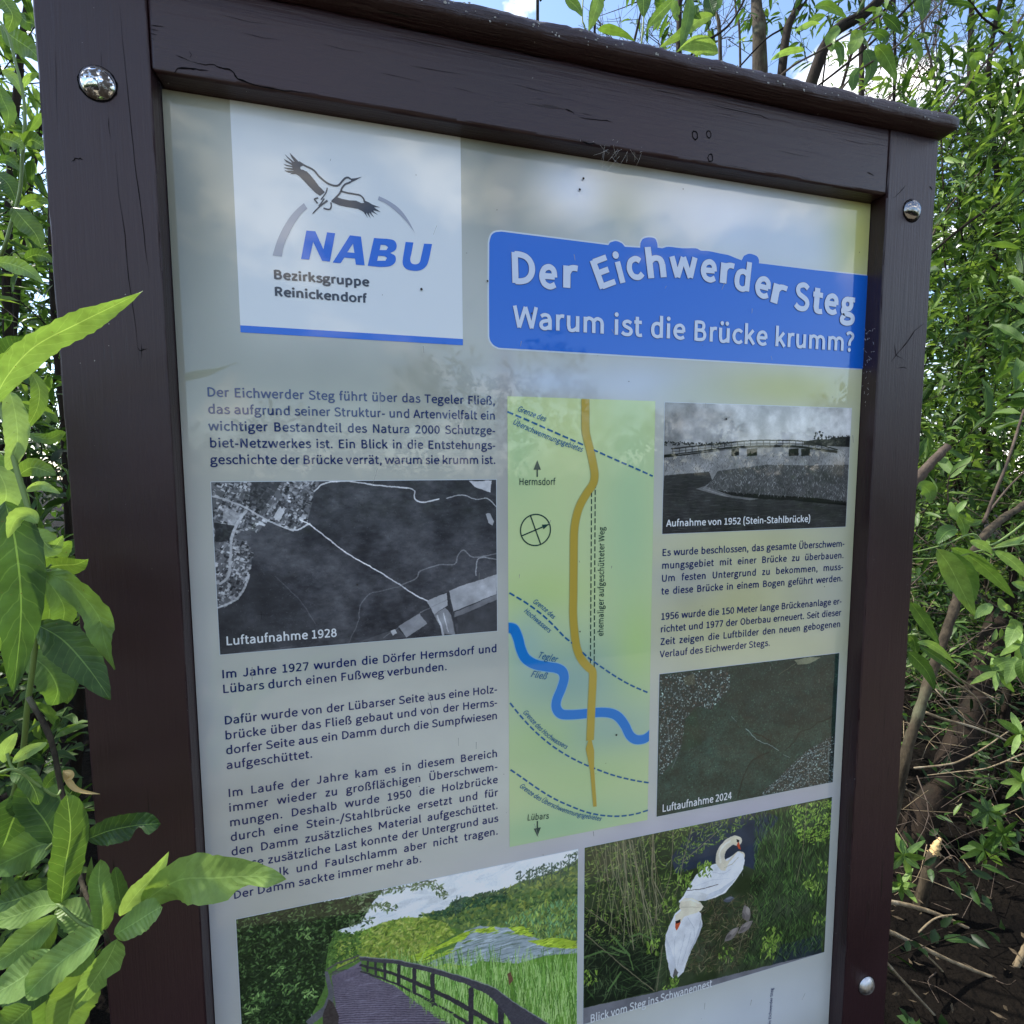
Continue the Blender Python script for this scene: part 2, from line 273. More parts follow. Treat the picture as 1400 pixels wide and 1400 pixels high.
def bolt(u, v, m, label):
    c = W(u, v, -D); V = []; F = []; prof = [(.0165, 0), (.0165, .0012), (.0158, .0022), (.0145, .0042), (.012, .0064), (.0088, .0082), (.0045, .0093)]; n = 36
    for R_, h in prof:
        for i in range(n): a = 2*math.pi*i/n; V.append((c.x+R_*math.cos(a), c.y-h+.0003, c.z+R_*math.sin(a)))
    V.append((c.x, c.y-.0096, c.z))
    for j in range(len(prof)-1):
        for i in range(n): F.append((j*n+i, j*n+(i+1) % n, (j+1)*n+(i+1) % n, (j+1)*n+i))
    for i in range(n): F.append(((len(prof)-1)*n+i, (len(prof)-1)*n+(i+1) % n, len(V)-1))
    put('bolt_grime_ring', mesh('bolt_grime_ring', [(c.x+.0178*math.cos(2*math.pi*i/30)*(1+.03*math.sin(i*2.3)), c.y-.0004, c.z-.0004+.0178*math.sin(2*math.pi*i/30)) for i in range(30)], [tuple(range(30))]), CRACK, board)  # flat dark ring of grime round the bolt head
    put('bolt_head', mesh('bolt_head', V, F, True), m, board, label=label)
bolt(-.1287, -.686, BOLT, 'shiny domed bolt head with flaking brown paint'); bolt(1.688, -.6945, BOLT2, 'dark glossy domed bolt head'); bolt(1.686, 1.5105, BOLT3, 'dull grey domed bolt head'); bolt(-.1287, 1.5105, BOLT3, 'dull grey domed bolt head')
# cobweb tufts on the rail edge, seen as pale threads
WEB = mat('cobweb', (.75, .75, .75, 1), .6)
def thread(pts, r_, parent, name, m, px=True):
    pts = [Vector(p) for p in pts]; V = []; F = []
    for i, p_ in enumerate(pts):
        t_ = (pts[min(i+1, len(pts)-1)]-pts[max(0, i-1)]).normalized(); a = t_.orthogonal().normalized(); b = t_.cross(a)
        for k in range(4): V.append(p_+(a*math.cos(k*math.pi/2)+b*math.sin(k*math.pi/2))*r_)
    for i in range(len(pts)-1):
        for k in range(4): F.append((i*4+k, i*4+(k+1) % 4, i*4+4+(k+1) % 4, i*4+4+k))
    return V, F
rw = random.Random(5); V = []; F = []
for i in range(24):
    px = rw.gauss(840, 16); py = 208+(px-820)*.16+rw.uniform(-12, 10); q = uvp(px, py, -D+.001*rw.random()*20); q2 = uvp(px+rw.uniform(-14, 14), py+rw.uniform(-6, 12), -D+.02*rw.random())
    a = W(*q, -D-.002); b = W(*q2, -D+.02); v, f = thread([a, (a+b)/2+Vector((0, 0, -.001)), b], .00011, None, '', None); F += [tuple(k+len(V) for k in ff) for ff in f]; V += v
for (x, y, n_) in [(1196, 560, 40), (1190, 500, 36), (1188, 530, 30)]:
    for i in range(n_):
        q = uvp(x+rw.gauss(0, 3), y+rw.uniform(-40, 40)-12, -.02); a = W(*q, -.03*rw.random()-.005); b = a+Vector((rw.uniform(-1, 1), rw.uniform(-.5, .5), rw.uniform(-1, 1)))*.004
        v, f = thread([a, b], .00013, None, '', None); F += [tuple(k+len(V) for k in ff) for ff in f]; V += v
put('cobweb', mesh('cobweb', V, F), WEB, board, kind='stuff')
# flecks of grit and bird lime on the cap's front edge
V = []; F = []
for i in range(85):
    px = rw.uniform(560, 1290); t_ = (px-560)/730; u_, v_ = -1, 0
    u = uvp(px, 40+t_*130, -.083)[0]; v = rw.uniform(-.918, -.892); s = rw.uniform(.0006, .0022); c = W(u, v, -.0853)
    k = len(V); m_ = rw.randint(4, 6); V += [c+Vector((math.cos(a*6.283/m_)*s*rw.uniform(.4, 1.4), rw.uniform(-.0003, .0003), math.sin(a*6.283/m_)*s*rw.uniform(.4, 1))) for a in range(m_)]; F.append(tuple(range(k, k+m_)))
put('grit_fleck', mesh('grit_fleck', V, F), mat('grit', srgb(150, 148, 142), .8), cap, kind='stuff')
# ---------------------------------------------------------------- the printed panel
# ---------------------------------------------------------------- printed pictures, painted stroke by stroke with numpy
rs = np.random.RandomState
def fbm(h, w, cell, oct_=4, seed=0, ax=1.0):
    r = rs(seed); out = np.zeros((h, w)); amp = 1.0; tot = 0
    for o in range(oct_):
        c = max(cell / 2**o, 1.5); gy = int(h/c)+3; gx = int(w/(c*ax))+3
        g = r.rand(gy, gx)
        y = np.arange(h)/c; x = np.arange(w)/(c*ax)
        y0 = y.astype(int); x0 = x.astype(int); fy = y-y0; fx = x-x0
        fy = (fy*fy*(3-2*fy))[:, None]; fx = (fx*fx*(3-2*fx))[None, :]
        a = g[y0][:, x0]; b = g[y0][:, x0+1]; c2 = g[y0+1][:, x0]; d = g[y0+1][:, x0+1]
        out += amp*((a*(1-fx)+b*fx)*(1-fy)+(c2*(1-fx)+d*fx)*fy); tot += amp; amp *= .55
    return out/tot
def col(*c): return np.array(c, float)/255.
class Cv:
    def __init__(s, u0, u1, v0, v1, res, base=(128, 128, 128)):
        s.u0, s.u1, s.v0, s.v1 = u0, u1, v0, v1
        s.w = int((u1-u0)*res); s.h = int((v1-v0)*res); s.res = res
        s.a = np.zeros((s.h, s.w, 3)); s.a[:] = col(*base)
    def zoom(s, ox, oy, k): s.z = (ox, oy, k)
    def P(s, pts):
        pts = np.atleast_2d(np.array(pts, float)); ox, oy, k = s.z
        uv = uvp(pts[:, 0]/k+ox, pts[:, 1]/k+oy)
        return np.stack([(uv[:, 0]-s.u0)*s.res, (uv[:, 1]-s.v0)*s.res], 1)
    def box(s, x0, y0, x1, y1):
        x0 = int(max(0, math.floor(x0))); y0 = int(max(0, math.floor(y0))); x1 = int(min(s.w, math.ceil(x1)+1)); y1 = int(min(s.h, math.ceil(y1)+1))
        if x1 <= x0 or y1 <= y0: return None
        Y, X = np.mgrid[y0:y1, x0:x1]; return (slice(y0, y1), slice(x0, x1)), X+.5, Y+.5
    def finish(s, warp=3., grain=.03, seed=1, soft=True, lum=.5):
        n1 = fbm(s.h, s.w, 26, 3, seed)-.5; n2 = fbm(s.h, s.w, 26, 3, seed+1)-.5
        Y, X = np.mgrid[0:s.h, 0:s.w]
        s.a = s.a[np.clip(Y+n1*warp*4, 0, s.h-1).astype(int), np.clip(X+n2*warp*4, 0, s.w-1).astype(int)]
        if soft:
            p = np.pad(s.a, ((1, 1), (1, 1), (0, 0)), "edge"); s.a = s.a*.4+.15*(p[:-2, 1:-1]+p[2:, 1:-1]+p[1:-1, :-2]+p[1:-1, 2:])
        s.a *= 1+((fbm(s.h, s.w, 60, 5, seed+2)-.5)*lum+(rs(seed).rand(s.h, s.w)-.5)*grain*3)[..., None]
        return s
    def blend(s, sl, m, c):
        m = m[..., None]; s.a[sl] = s.a[sl]*(1-m)+np.asarray(c)*m
    def mask(s, pts, raw=False):
        q = np.array(pts, float) if raw else s.P(pts)
        b = s.box(q[:, 0].min(), q[:, 1].min(), q[:, 0].max(), q[:, 1].max())
        if b is None: return None
        sl, X, Y = b; ins = np.zeros(X.shape, bool); n = len(q)
        for i in range(n):
            x1, y1 = q[i]; x2, y2 = q[(i+1) % n]
            if y1 == y2: continue
            ins ^= ((y1 > Y) != (y2 > Y)) & (X < (x2-x1)*(Y-y1)/(y2-y1)+x1)
        return sl, ins.astype(float), X, Y
    def poly(s, pts, c, al=1., raw=False):
        r = s.mask(pts, raw)
        if r is None: return
        s.blend(r[0], r[1]*al, c)
    def line(s, pts, wd, c, al=1., raw=False, wd2=None):
        q = np.array(pts, float) if raw else s.P(pts)
        if len(q) > 3:
            e = np.vstack([2*q[0]-q[1], q, 2*q[-1]-q[-2]]); o = []
            for i in range(len(q)-1):
                a, b, c_, d_ = e[i:i+4]
                for t in (0, .25, .5, .75): o.append(.5*((2*b)+(c_-a)*t+(2*a-5*b+4*c_-d_)*t*t+(3*b-a-3*c_+d_)*t**3))
            q = np.array(o+[q[-1]])
        n = len(q)-1
        for i in range(n):
            wa = wd if wd2 is None else wd+(wd2-wd)*i/n
            (x1, y1), (x2, y2) = q[i], q[i+1]
            b = s.box(min(x1, x2)-wa, min(y1, y2)-wa, max(x1, x2)+wa, max(y1, y2)+wa)
            if b is None: continue
            sl, X, Y = b; dx, dy = x2-x1, y2-y1; L = dx*dx+dy*dy+1e-9
            t = np.clip(((X-x1)*dx+(Y-y1)*dy)/L, 0, 1); d = np.hypot(X-x1-t*dx, Y-y1-t*dy)
            s.blend(sl, np.clip(wa/2-d+.5, 0, 1)*al, c)
    def leaf(s, x, y, L, wd, ang, c, al=1.):
        b = s.box(x-L/2-1, y-L/2-1, x+L/2+1, y+L/2+1)
        if b is None: return
        sl, X, Y = b; ca, sa = math.cos(ang), math.sin(ang)
        t = ((X-x)*ca+(Y-y)*sa)/(L/2); n = np.abs(-(X-x)*sa+(Y-y)*ca)
        s.blend(sl, np.clip(wd/2*(1-t*t)-n+.5, 0, 1)*(np.abs(t) < 1)*al, c)
    def scatter(s, region, n, L, wd, cols, seed, ang=(0, 6.28), al=1., raw=False):
        q = np.array(region, float) if raw else s.P(region)
        r = rs(seed); x0, y0 = q.min(0); x1, y1 = q.max(0); k = 0; m = len(q)
        while k < n:
            x = r.uniform(x0, x1); y = r.uniform(y0, y1); ins = False
            for i in range(m):
                ax, ay = q[i]; bx, by = q[(i+1) % m]
                if (ay > y) != (by > y) and x < (bx-ax)*(y-ay)/(by-ay)+ax: ins = not ins
            k += 1
            if not ins: continue
            c = cols[r.randint(len(cols))]*r.uniform(.75, 1.2)
            s.leaf(x, y, L*r.uniform(.5, 1.4), wd*r.uniform(.6, 1.3), r.uniform(*ang), np.clip(c, 0, 1), al)
def full(z, w=1400, h=1400): return None

def blobs(cv, items):
    """soft patches of an out-of-focus printed background: (photo x, photo y, radius px x, radius px y, colour, strength)"""
    Y, X = np.mgrid[0:cv.h, 0:cv.w]
    for (x, y, rx, ry, c, k) in items:
        q = cv.P([(x, y), (x+rx, y), (x, y+ry)])
        a = np.abs(q[1, 0]-q[0, 0])+1e-6; b = np.abs(q[2, 1]-q[0, 1])+1e-6
        m = np.exp(-(((X-q[0, 0])/a)**2+((Y-q[0, 1])/b)**2))*k
        cv.a += (col(*c)-cv.a)*m[..., None]

def paint_background(u0, u1, v0, v1):
    cv = Cv(u0, u1, v0, v1, 260, (198, 199, 189)); cv.zoom(0, 0, 1)
    blobs(cv, [(240, 300, 90, 260, (140, 141, 124), .85), (470, 520, 260, 60, (152, 154, 140), .8), (690, 230, 80, 140, (140, 143, 132), .9), (790, 255, 55, 45, (214, 224, 240), .95),
      (855, 285, 35, 40, (160, 164, 138), .8), (1000, 290, 120, 70, (205, 217, 238), .95), (1100, 330, 90, 50, (200, 210, 222), .8), (1175, 320, 35, 90, (192, 192, 110), .95),
      (750, 520, 90, 22, (198, 210, 228), .8), (880, 525, 70, 30, (205, 215, 232), .8), (960, 540, 60, 20, (196, 202, 190), .8), (1080, 530, 90, 30, (188, 190, 112), .9), (1180, 600, 20, 120, (210, 215, 165), .8),
      (1175, 800, 20, 250, (205, 208, 165), .8), (1030, 740, 140, 30, (205, 206, 158), .7), (1000, 830, 120, 90, (196, 194, 138), .8), (940, 790, 50, 30, (178, 180, 178), .6), (1100, 885, 90, 30, (205, 205, 160), .6),
      (690, 540, 14, 260, (175, 172, 170), .6), (300, 640, 90, 60, (180, 181, 172), .6), (560, 640, 140, 26, (176, 178, 168), .5), (500, 910, 200, 40, (182, 184, 172), .6), (420, 1060, 250, 160, (188, 189, 184), .6),
      (265, 950, 40, 300, (190, 192, 196), .7), (290, 1300, 40, 200, (200, 204, 212), .7), (850, 1150, 200, 30, (196, 192, 205), .7), (1030, 1105, 160, 24, (200, 196, 212), .7), (1000, 1400, 200, 60, (226, 232, 238), .9),
      (1150, 1180, 24, 220, (214, 220, 214), .7), (795, 1300, 12, 120, (205, 208, 214), .6)])
    n = fbm(cv.h, cv.w, 90, 4, 3)-.5
    cv.a += n[..., None]*.16*np.array([1, 1, .85])
    return cv

def paint_1928(u0, u1, v0, v1):
    cv = Cv(u0, u1, v0, v1, 2100, (74, 75, 80)); cv.zoom(260, 510, 3.182); h, w = cv.h, cv.w
    n = fbm(h, w, 120, 6, 5); n2 = fbm(h, w, 14, 3, 8, 2.2)
    cv.a += ((n-.5)*.30+(n2-.5)*.12)[..., None]
    blobs(cv, [])
    G = lambda g: col(g, g+1, g+5)
    # forest block lower left
    cv.poly([(150, 900), (260, 860), (370, 880), (430, 940), (470, 1010), (540, 1080), (560, 1170), (130, 1225), (122, 1030)], G(62), .55)
    cv.poly([(480, 640), (1330, 470), (1330, 1000), (900, 900), (700, 790)], G(88), .10)
    cv.scatter([(500, 480), (960, 510), (1320, 600), (1320, 850), (900, 900), (560, 660)], 900, 26, 1.6, [G(105), G(60), G(95)], 3, (-.5, .3), .25)
    cv.scatter([(280, 720), (620, 720), (900, 900), (700, 1180), (280, 1180)], 900, 20, 2.5, [G(100), G(50), G(90)], 4, (-1.2, 1.2), .22)
    cv.scatter([(92, 470), (1335, 462), (1337, 1122), (130, 1225)], 3800, 7, 3.5, [G(118), G(48), G(98), G(60)], 61, (0, 6.3), .30)
    # town blocks
    town = [(92, 476), (560, 470), (540, 520), (510, 640), (450, 685), (330, 640), (300, 690), (230, 680), (185, 720), (245, 730), (272, 790), (255, 880), (215, 970), (150, 1020), (120, 1010)]
    cv.poly(town, G(120), .75)
    r = rs(11); q = cv.P(town); mk = cv.mask(town)
    sl, ins, X, Y = mk
    for i in range(2100):
        j = r.randint(ins.size); yy, xx = divmod(j, ins.shape[1])
        if not ins[yy, xx]: continue
        x = X[0, 0]+xx; y = Y[0, 0]+yy; a = r.choice([.45, -1.1]) + r.uniform(-.08, .08)
        L = r.uniform(2.5, 10); W = r.uniform(2, 6); g = r.choice([235, 210, 185, 150, 60, 40, 75])
        ca, sa = math.cos(a), math.sin(a)
        cv.poly([(x+ca*L-sa*W, y+sa*L+ca*W), (x-ca*L-sa*W, y-sa*L+ca*W), (x-ca*L+sa*W, y-sa*L-ca*W), (x+ca*L+sa*W, y+sa*L-ca*W)], G(g), .75, True)
    cv.poly([(105, 650), (200, 665), (180, 730), (110, 735)], G(45), .85)
    cv.poly([(265, 470), (400, 470), (360, 530), (310, 600), (255, 560)], G(62), .7)
    cv.poly([(145, 580), (235, 615), (190, 665), (140, 640)], G(175), .7)
    cv.poly([(390, 580), (410, 605), (385, 645), (362, 625)], G(225), .9)
    for p, wd, g, al in [([(92, 535), (150, 550), (240, 585), (330, 635), (420, 675), (470, 680), (520, 655)], 7, 205, .9), ([(245, 600), (205, 650), (180, 720), (175, 800), (165, 880), (130, 915)], 11, 190, .9),
        ([(255, 880), (235, 935), (190, 990), (122, 1018)], 9, 200, .8), ([(480, 640), (522, 660), (600, 720), (690, 790), (780, 840), (880, 900), (980, 965), (1035, 990)], 5.5, 240, .95),
        ([(540, 515), (570, 485), (620, 472), (700, 472), (830, 490), (965, 505), (975, 545), (1010, 562), (1080, 548)], 6, 238, .95), ([(1115, 545), (1180, 530), (1240, 548), (1290, 545), (1330, 580)], 5, 200, .8),
        ([(920, 920), (985, 890), (1000, 860), (1080, 835), (1150, 830), (1165, 790), (1190, 768), (1230, 800), (1330, 785)], 6, 150, .7), ([(1243, 880), (1245, 820), (1270, 800), (1330, 810)], 6, 165, .8),
        ([(920, 925), (880, 935), (840, 945), (780, 960), (740, 1010), (730, 1080), (690, 1170)], 5, 130, .5), ([(370, 885), (440, 950), (490, 1005), (545, 1090)], 4, 130, .35)]:
        cv.line(p, wd, G(g), al)
    cv.poly([(1125, 945), (1180, 925), (1333, 875), (1333, 960), (1145, 1035)], G(185), .95)
    cv.poly([(1148, 1040), (1333, 962), (1333, 985), (1150, 1062)], G(135), .9)
    cv.poly([(905, 1100), (995, 1045), (1030, 1090), (940, 1150)], G(165), .85)
    cv.poly([(1030, 990), (1115, 955), (1120, 1010), (1060, 1050)], G(195), .9)
    cv.poly([(1060, 1050), (1110, 1020), (1140, 1060), (1155, 1140), (1100, 1130)], G(170), .8)
    cv.poly([(1160, 1065), (1333, 990), (1333, 1120), (1165, 1135)], G(80), .8)
    cv.poly([(700, 1180), (900, 1110), (940, 1150), (1000, 1145), (700, 1172)], G(110), .6)
    cv.line([(1117, 960), (1135, 1040), (1155, 1140)], 7, G(60), .7); cv.line([(840, 1150), (1000, 1040), (1115, 985)], 4, G(150), .6)
    cv.line([(1075, 1055), (1100, 1135)], 9, G(215), .9); cv.line([(1100, 1045), (1122, 1125)], 5, G(215), .9)
    cv.poly([(1210, 470), (1310, 468), (1305, 520), (1280, 510), (1240, 495)], G(215), .95)
    cv.poly([(1285, 612), (1303, 610), (1320, 645), (1315, 662), (1295, 650)], G(180), .95)
    cv.poly([(870, 1120), (890, 1112), (900, 1130), (880, 1140)], G(225), .9)
    blobs(cv, [(395, 830, 24, 30, (60, 66, 100), .5)] if 0 else [])
    cv.line([(310, 1035), (310, 1070)], 2, G(35), .7); cv.line([(295, 1052), (325, 1050)], 2, G(35), .7)
    return cv.finish(1.6, .02, 51)

def paint_1952(u0, u1, v0, v1):
    cv = Cv(u0, u1, v0, v1, 1900, (150, 150, 150)); cv.zoom(870, 500, 3.3333); h, w = cv.h, cv.w
    G = lambda g: col(g, g, g)
    Y = np.linspace(0, 1, h)[:, None, None]; X = np.linspace(0, 1, w)[None, :, None]
    cv.a = np.clip(.60+.16*Y+.08*X+(fbm(h, w, 150, 4, 7, 1.8)[..., None]-.5)*.30, 0, 1)*np.ones(3)
    cv.poly([(126, 350), (150, 345), (300, 358), (420, 348), (700, 350), (880, 350), (985, 350), (985, 780), (110, 780)], G(128))
    cv.poly([(760, 345), (820, 335), (870, 335), (940, 322), (985, 322), (985, 370), (760, 360)], G(38))
    cv.scatter([(810, 300), (850, 300), (855, 345), (805, 345)], 60, 9, 6, [G(30), G(50)], 1)
    cv.scatter([(126, 342), (300, 352), (420, 345), (420, 362), (126, 362)], 120, 10, 6, [G(35), G(50)], 2)
    cv.scatter([(860, 322), (985, 318), (985, 362), (860, 362)], 160, 10, 7, [G(30), G(55)], 2)
    cv.poly([(126, 370), (420, 362), (760, 365), (985, 372), (985, 440), (126, 500)], G(136), .85)
    cv.poly([(126, 500), (330, 482), (345, 520), (300, 560), (420, 598), (560, 605), (700, 610), (960, 628), (985, 780), (110, 780)], G(62))
    r = rs(4)
    for i in range(1100):
        y = r.rand()**.8; px = r.uniform(118, 985); py = 492+y*280
        if py < 600 and px > 330: continue
        cv.line([(px, py), (px+r.uniform(15, 60), py+r.uniform(-7, 3))], r.uniform(1, 2.4), G(r.choice([95, 110, 40, 30, 82])), .4)
    bank = [(345, 520), (370, 480), (430, 470), (600, 450), (800, 455), (985, 450), (985, 625), (800, 600), (700, 600), (560, 590), (420, 580), (310, 560)]
    cv.poly(bank, G(80))
    cv.poly([(310, 556), (420, 575), (560, 585), (800, 600), (985, 622), (985, 640), (700, 612), (430, 600)], G(22), .85)
    for i, (rg, n, L, wd) in enumerate([(bank, 3200, 17, 2.6), ([(126, 395), (420, 405), (985, 385), (985, 440), (600, 465), (360, 480), (126, 500)], 2300, 11, 2.2)]):
        cv.scatter(rg, n, L, wd, [G(172), G(140), G(55), G(70), G(110), G(98)], 20+i, (-2.6, -.5), .6)
    cv.poly([(270, 560), (310, 548), (430, 590), (560, 606), (520, 612), (400, 596)], G(130), .7)
    dk = G(26)
    for p in [[(126, 412), (250, 398), (420, 376), (530, 370), (700, 368), (800, 378), (910, 392)]]: cv.line(p, 13, dk)
    cv.line([(190, 404), (420, 380), (540, 374), (700, 373), (840, 386)], 3, G(170), .7)
    cv.line([(160, 378), (250, 368), (400, 352), (530, 341), (650, 340), (760, 344), (840, 362), (915, 382)], 6, dk)
    cv.line([(160, 392), (400, 366), (530, 356), (760, 358), (910, 386)], 2, dk, .8)
    for i in range(26):
        x = 165+i*29.5; t = i/25; yt = np.interp(x, [160, 400, 530, 650, 760, 915], [378, 352, 341, 340, 344, 382]); yb = np.interp(x, [160, 420, 530, 700, 800, 915], [405, 376, 370, 368, 378, 392])
        cv.line([(x, yt), (x, yb)], 3.2, dk, .95)
    for x0, x1 in [(432, 466), (503, 550), (693, 738), (750, 790)]: cv.poly([(x0, 380), (x1, 376), (x1, 408), (x0, 412)], G(28))
    for x0, x1 in [(548, 566), (466, 500), (738, 750)]: cv.poly([(x0, 382), (x1, 380), (x1, 405), (x0, 410)], G(150), .8)
    cv.a += (rs(9).rand(h, w, 1)-.5)*.05
    cv.finish(.6, .02, 52); cv.a = np.clip((cv.a-.5)*1.25+.53, 0, 1); return cv

def paint_2024(u0, u1, v0, v1):
    cv = Cv(u0, u1, v0, v1, 1900, (44, 66, 60)); cv.zoom(880, 880, 4.667); h, w = cv.h, cv.w
    n = fbm(h, w, 100, 6, 15); n2 = fbm(h, w, 9, 3, 18)
    cv.a += ((n-.5)*.16+(n2-.5)*.13)[..., None]*np.array([.9, 1, .95])
    cv.poly([(400, 200), (850, 110), (1240, 60), (1230, 460), (1000, 520), (700, 500), (480, 400)], col(34, 44, 46), .45)
    cv.poly([(250, 470), (330, 400), (370, 640), (240, 690)], col(36, 62, 48), .7)
    G = lambda g: col(g, g, g+6)
    cv.scatter([(100, 197), (1246, 57), (1203, 890), (82, 1110)], 9000, 8, 6, [col(66, 92, 76), col(22, 34, 32), col(50, 74, 64), col(30, 46, 44), col(84, 104, 90)], 62, (0, 6.3), .6)
    t1 = [(100, 200), (540, 160), (550, 280), (430, 420), (340, 400), (270, 470), (230, 690), (100, 850)]
    t2 = [(740, 965), (1030, 690), (1215, 570), (1203, 890)]
    for k, (t, n) in enumerate([(t1, 1000), (t2, 1000)]):
        cv.poly(t, col(52, 54, 54), .65)
        cv.scatter(t, n*3, 9, 6, [G(225), G(180), G(30), G(130), G(95), col(120, 90, 80), G(60), G(40)], 40+k, (-.4, .9) if k else (0, 6), .8)
    cv.poly([(250, 215), (320, 190), (330, 260), (260, 265)], col(120, 105, 85), .6)
    cv.poly([(960, 105), (1060, 85), (1130, 85), (1060, 125), (980, 135)], col(170, 150, 125), .8)
    cv.line([(860, 195), (930, 150), (985, 115)], 4, col(110, 105, 90), .8)
    cv.line([(558, 465), (590, 495)], 3, G(140), .8)
    cv.line([(650, 540), (700, 590), (740, 620), (800, 645), (862, 680)], 3.2, G(170), .85); cv.line([(890, 705), (930, 725)], 3, G(140), .7)
    cv.line([(700, 570), (760, 590), (810, 620)], 7, col(14, 24, 22), .8)
    cv.line([(600, 990), (620, 900), (670, 770), (730, 720), (800, 690)], 8, col(16, 28, 26), .7)
    cv.line([(900, 680), (960, 620), (1000, 560), (1060, 540), (1110, 500), (1150, 490), (1200, 465)], 8, col(16, 30, 28), .7)
    for p in [[(780, 950), (1020, 720), (1200, 640)], [(1040, 700), (1055, 905)], [(1180, 620), (1175, 840)], [(900, 930), (1010, 830)]]: cv.line(p, 5, G(150), .6)
    cv.line([(150, 480), (160, 600), (100, 720)], 6, G(150), .5); cv.line([(180, 790), (225, 690)], 5, G(120), .6)
    cv.finish(2.2, .04, 53); cv.a = cv.a*np.array([.86, .98, .94]); return cv

def paint_boardwalk(u0, u1, v0, v1):
    cv = Cv(u0, u1, v0, v1, 1700, (70, 100, 45)); cv.zoom(300, 1150, 2.692); h, w = cv.h, cv.w
    C = col
    cv.poly([(0, 0), (1330, 0), (1330, 300), (900, 300), (500, 345), (300, 300), (0, 350)], C(222, 228, 232))
    cv.scatter([(400, 120), (1200, 20), (900, 240), (500, 330)], 200, 120, 30, [C(204, 212, 220), C(228, 232, 236)], 1, (-.3, .1), .3)
    hill = [(735, 272), (830, 250), (870, 215), (960, 195), (1040, 180), (1100, 150), (1180, 130), (1260, 100), (1330, 60), (1340, 420), (900, 330)]
    cv.poly(hill, C(74, 96, 52)); cv.scatter(hill, 2600, 24, 9, [C(90, 112, 50), C(60, 88, 45), C(110, 128, 58), C(40, 66, 40), C(128, 138, 60)], 2, (0, 6.3), .8)
    cv.scatter([(735, 272), (830, 252), (870, 215), (960, 192), (1050, 175), (1060, 215), (900, 250), (850, 275)], 500, 14, 9, [C(36, 62, 42), C(50, 74, 48)], 3)
    for x, y in [(1105, 110), (1140, 100), (1165, 96), (1190, 82), (1222, 78), (1255, 74), (1285, 48), (1310, 40), (885, 200), (868, 215)]:
        cv.line([(x, y), (x, y+60)], 4, C(50, 66, 56)); cv.scatter([(x-14, y), (x+14, y), (x+16, y+45), (x-16, y+45)], 40, 14, 5, [C(46, 68, 54), C(62, 82, 60)], int(x))
    bush = [(430, 370), (520, 330), (600, 300), (680, 280), (760, 280), (830, 300), (870, 335), (800, 380), (740, 430), (700, 445), (520, 425), (430, 470)]
    cv.poly(bush, C(120, 140, 50)); cv.scatter(bush, 1800, 20, 7, [C(140, 158, 58), C(96, 128, 46), C(160, 168, 80), C(80, 104, 40)], 5, (0, 6.3), .8)
    mid = [(1040, 300), (1150, 240), (1330, 200), (1330, 420), (1120, 350)]
    cv.scatter(mid, 900, 26, 6, [C(120, 150, 60), C(150, 170, 80), C(80, 120, 70), C(100, 150, 100)], 6, (-2.2, -.8), .8)
    # water with duckweed
    water = [(770, 445), (860, 395), (900, 330), (960, 310), (1080, 320), (1200, 370), (1320, 390), (1325, 460), (1180, 480), (960, 500), (830, 500)]
    cv.poly(water, C(140, 154, 160)); cv.scatter(water, 900, 60, 5, [C(196, 206, 216), C(110, 126, 128), C(84, 104, 84), C(150, 164, 172), C(70, 88, 60)], 7, (-.15, .1), .5); cv.scatter([(770, 460), (900, 340), (990, 305), (1100, 300), (1330, 360), (1330, 400), (1100, 345), (960, 335), (860, 420)], 420, 34, 6, [C(150, 176, 60), C(110, 140, 50), C(90, 116, 50)], 77, (-.3, .1), .8)
    for p in [[(700, 425), (800, 385), (900, 335), (930, 325), (900, 360), (800, 400), (730, 445)], [(740, 440), (800, 415), (860, 405), (800, 430), (750, 450)], [(940, 325), (1010, 315), (1000, 335), (950, 335)], [(1130, 365), (1240, 355), (1330, 370), (1330, 395), (1200, 390)], [(760, 470), (830, 450), (910, 460), (880, 480)], [(1060, 318), (1120, 312), (1150, 350), (1100, 340)]]:
        cv.poly(p, C(150, 178, 48)); cv.scatter(p, 120, 30, 6, [C(170, 192, 60), C(120, 150, 40)], 8, (-.3, .2))
    cv.poly([(1180, 640), (1340, 560), (1360, 760), (1180, 760)], C(150, 178, 40))
    # reeds
    reeds = [(560, 480), (720, 470), (900, 470), (960, 440), (1100, 450), (1200, 420), (1330, 410), (1350, 760), (1000, 760), (800, 600), (640, 520)]
    cv.poly(reeds, C(84, 124, 44))
    r = rs(12)
    for i in range(1500):
        x = r.uniform(600, 1340); y = r.uniform(470, 700)
        if y < 440+(1340-x)*.02: continue
        L = r.uniform(40, 95); b = r.uniform(-20, 20); cc = [C(120, 165, 70), C(90, 140, 54), C(150, 190, 100), C(60, 96, 36), C(170, 200, 120)][r.randint(5)]
        cv.line([(x, y), (x+b*.3, y-L*.5), (x+b, y-L)], 4, cc, .85, wd2=1)
    cv.poly([(1058, 490), (1072, 480), (1080, 510), (1066, 530)], C(96, 66, 50))
    # deck
    deck = [(520, 440), (470, 470), (410, 495), (430, 620), (420, 760), (1000, 760), (800, 650), (640, 530), (520, 480)]
    cv.poly(deck, C(92, 84, 98))
    q = cv.P(deck); mk = cv.mask(deck)
    for k in range(46):
        t = k/45.; y = 470+(t**1.6)*300; x0 = 415; x1 = np.interp(y, [470, 530, 600, 700, 770], [520, 620, 740, 900, 1010])
        cv.line([(x0, y+8), ((x0+x1)/2, y), (x1, y-6+t*10)], 1.6+2.2*t, C(58, 50, 62), .8)
        cv.line([(x0, y+12), ((x0+x1)/2, y+4), (x1, y-2+t*10)], 1.2+1.5*t, C(132, 126, 144), .5)
    cv.scatter(deck, 300, 60, 6, [C(124, 118, 136), C(80, 70, 84)], 13, (-.2, .2), .3)
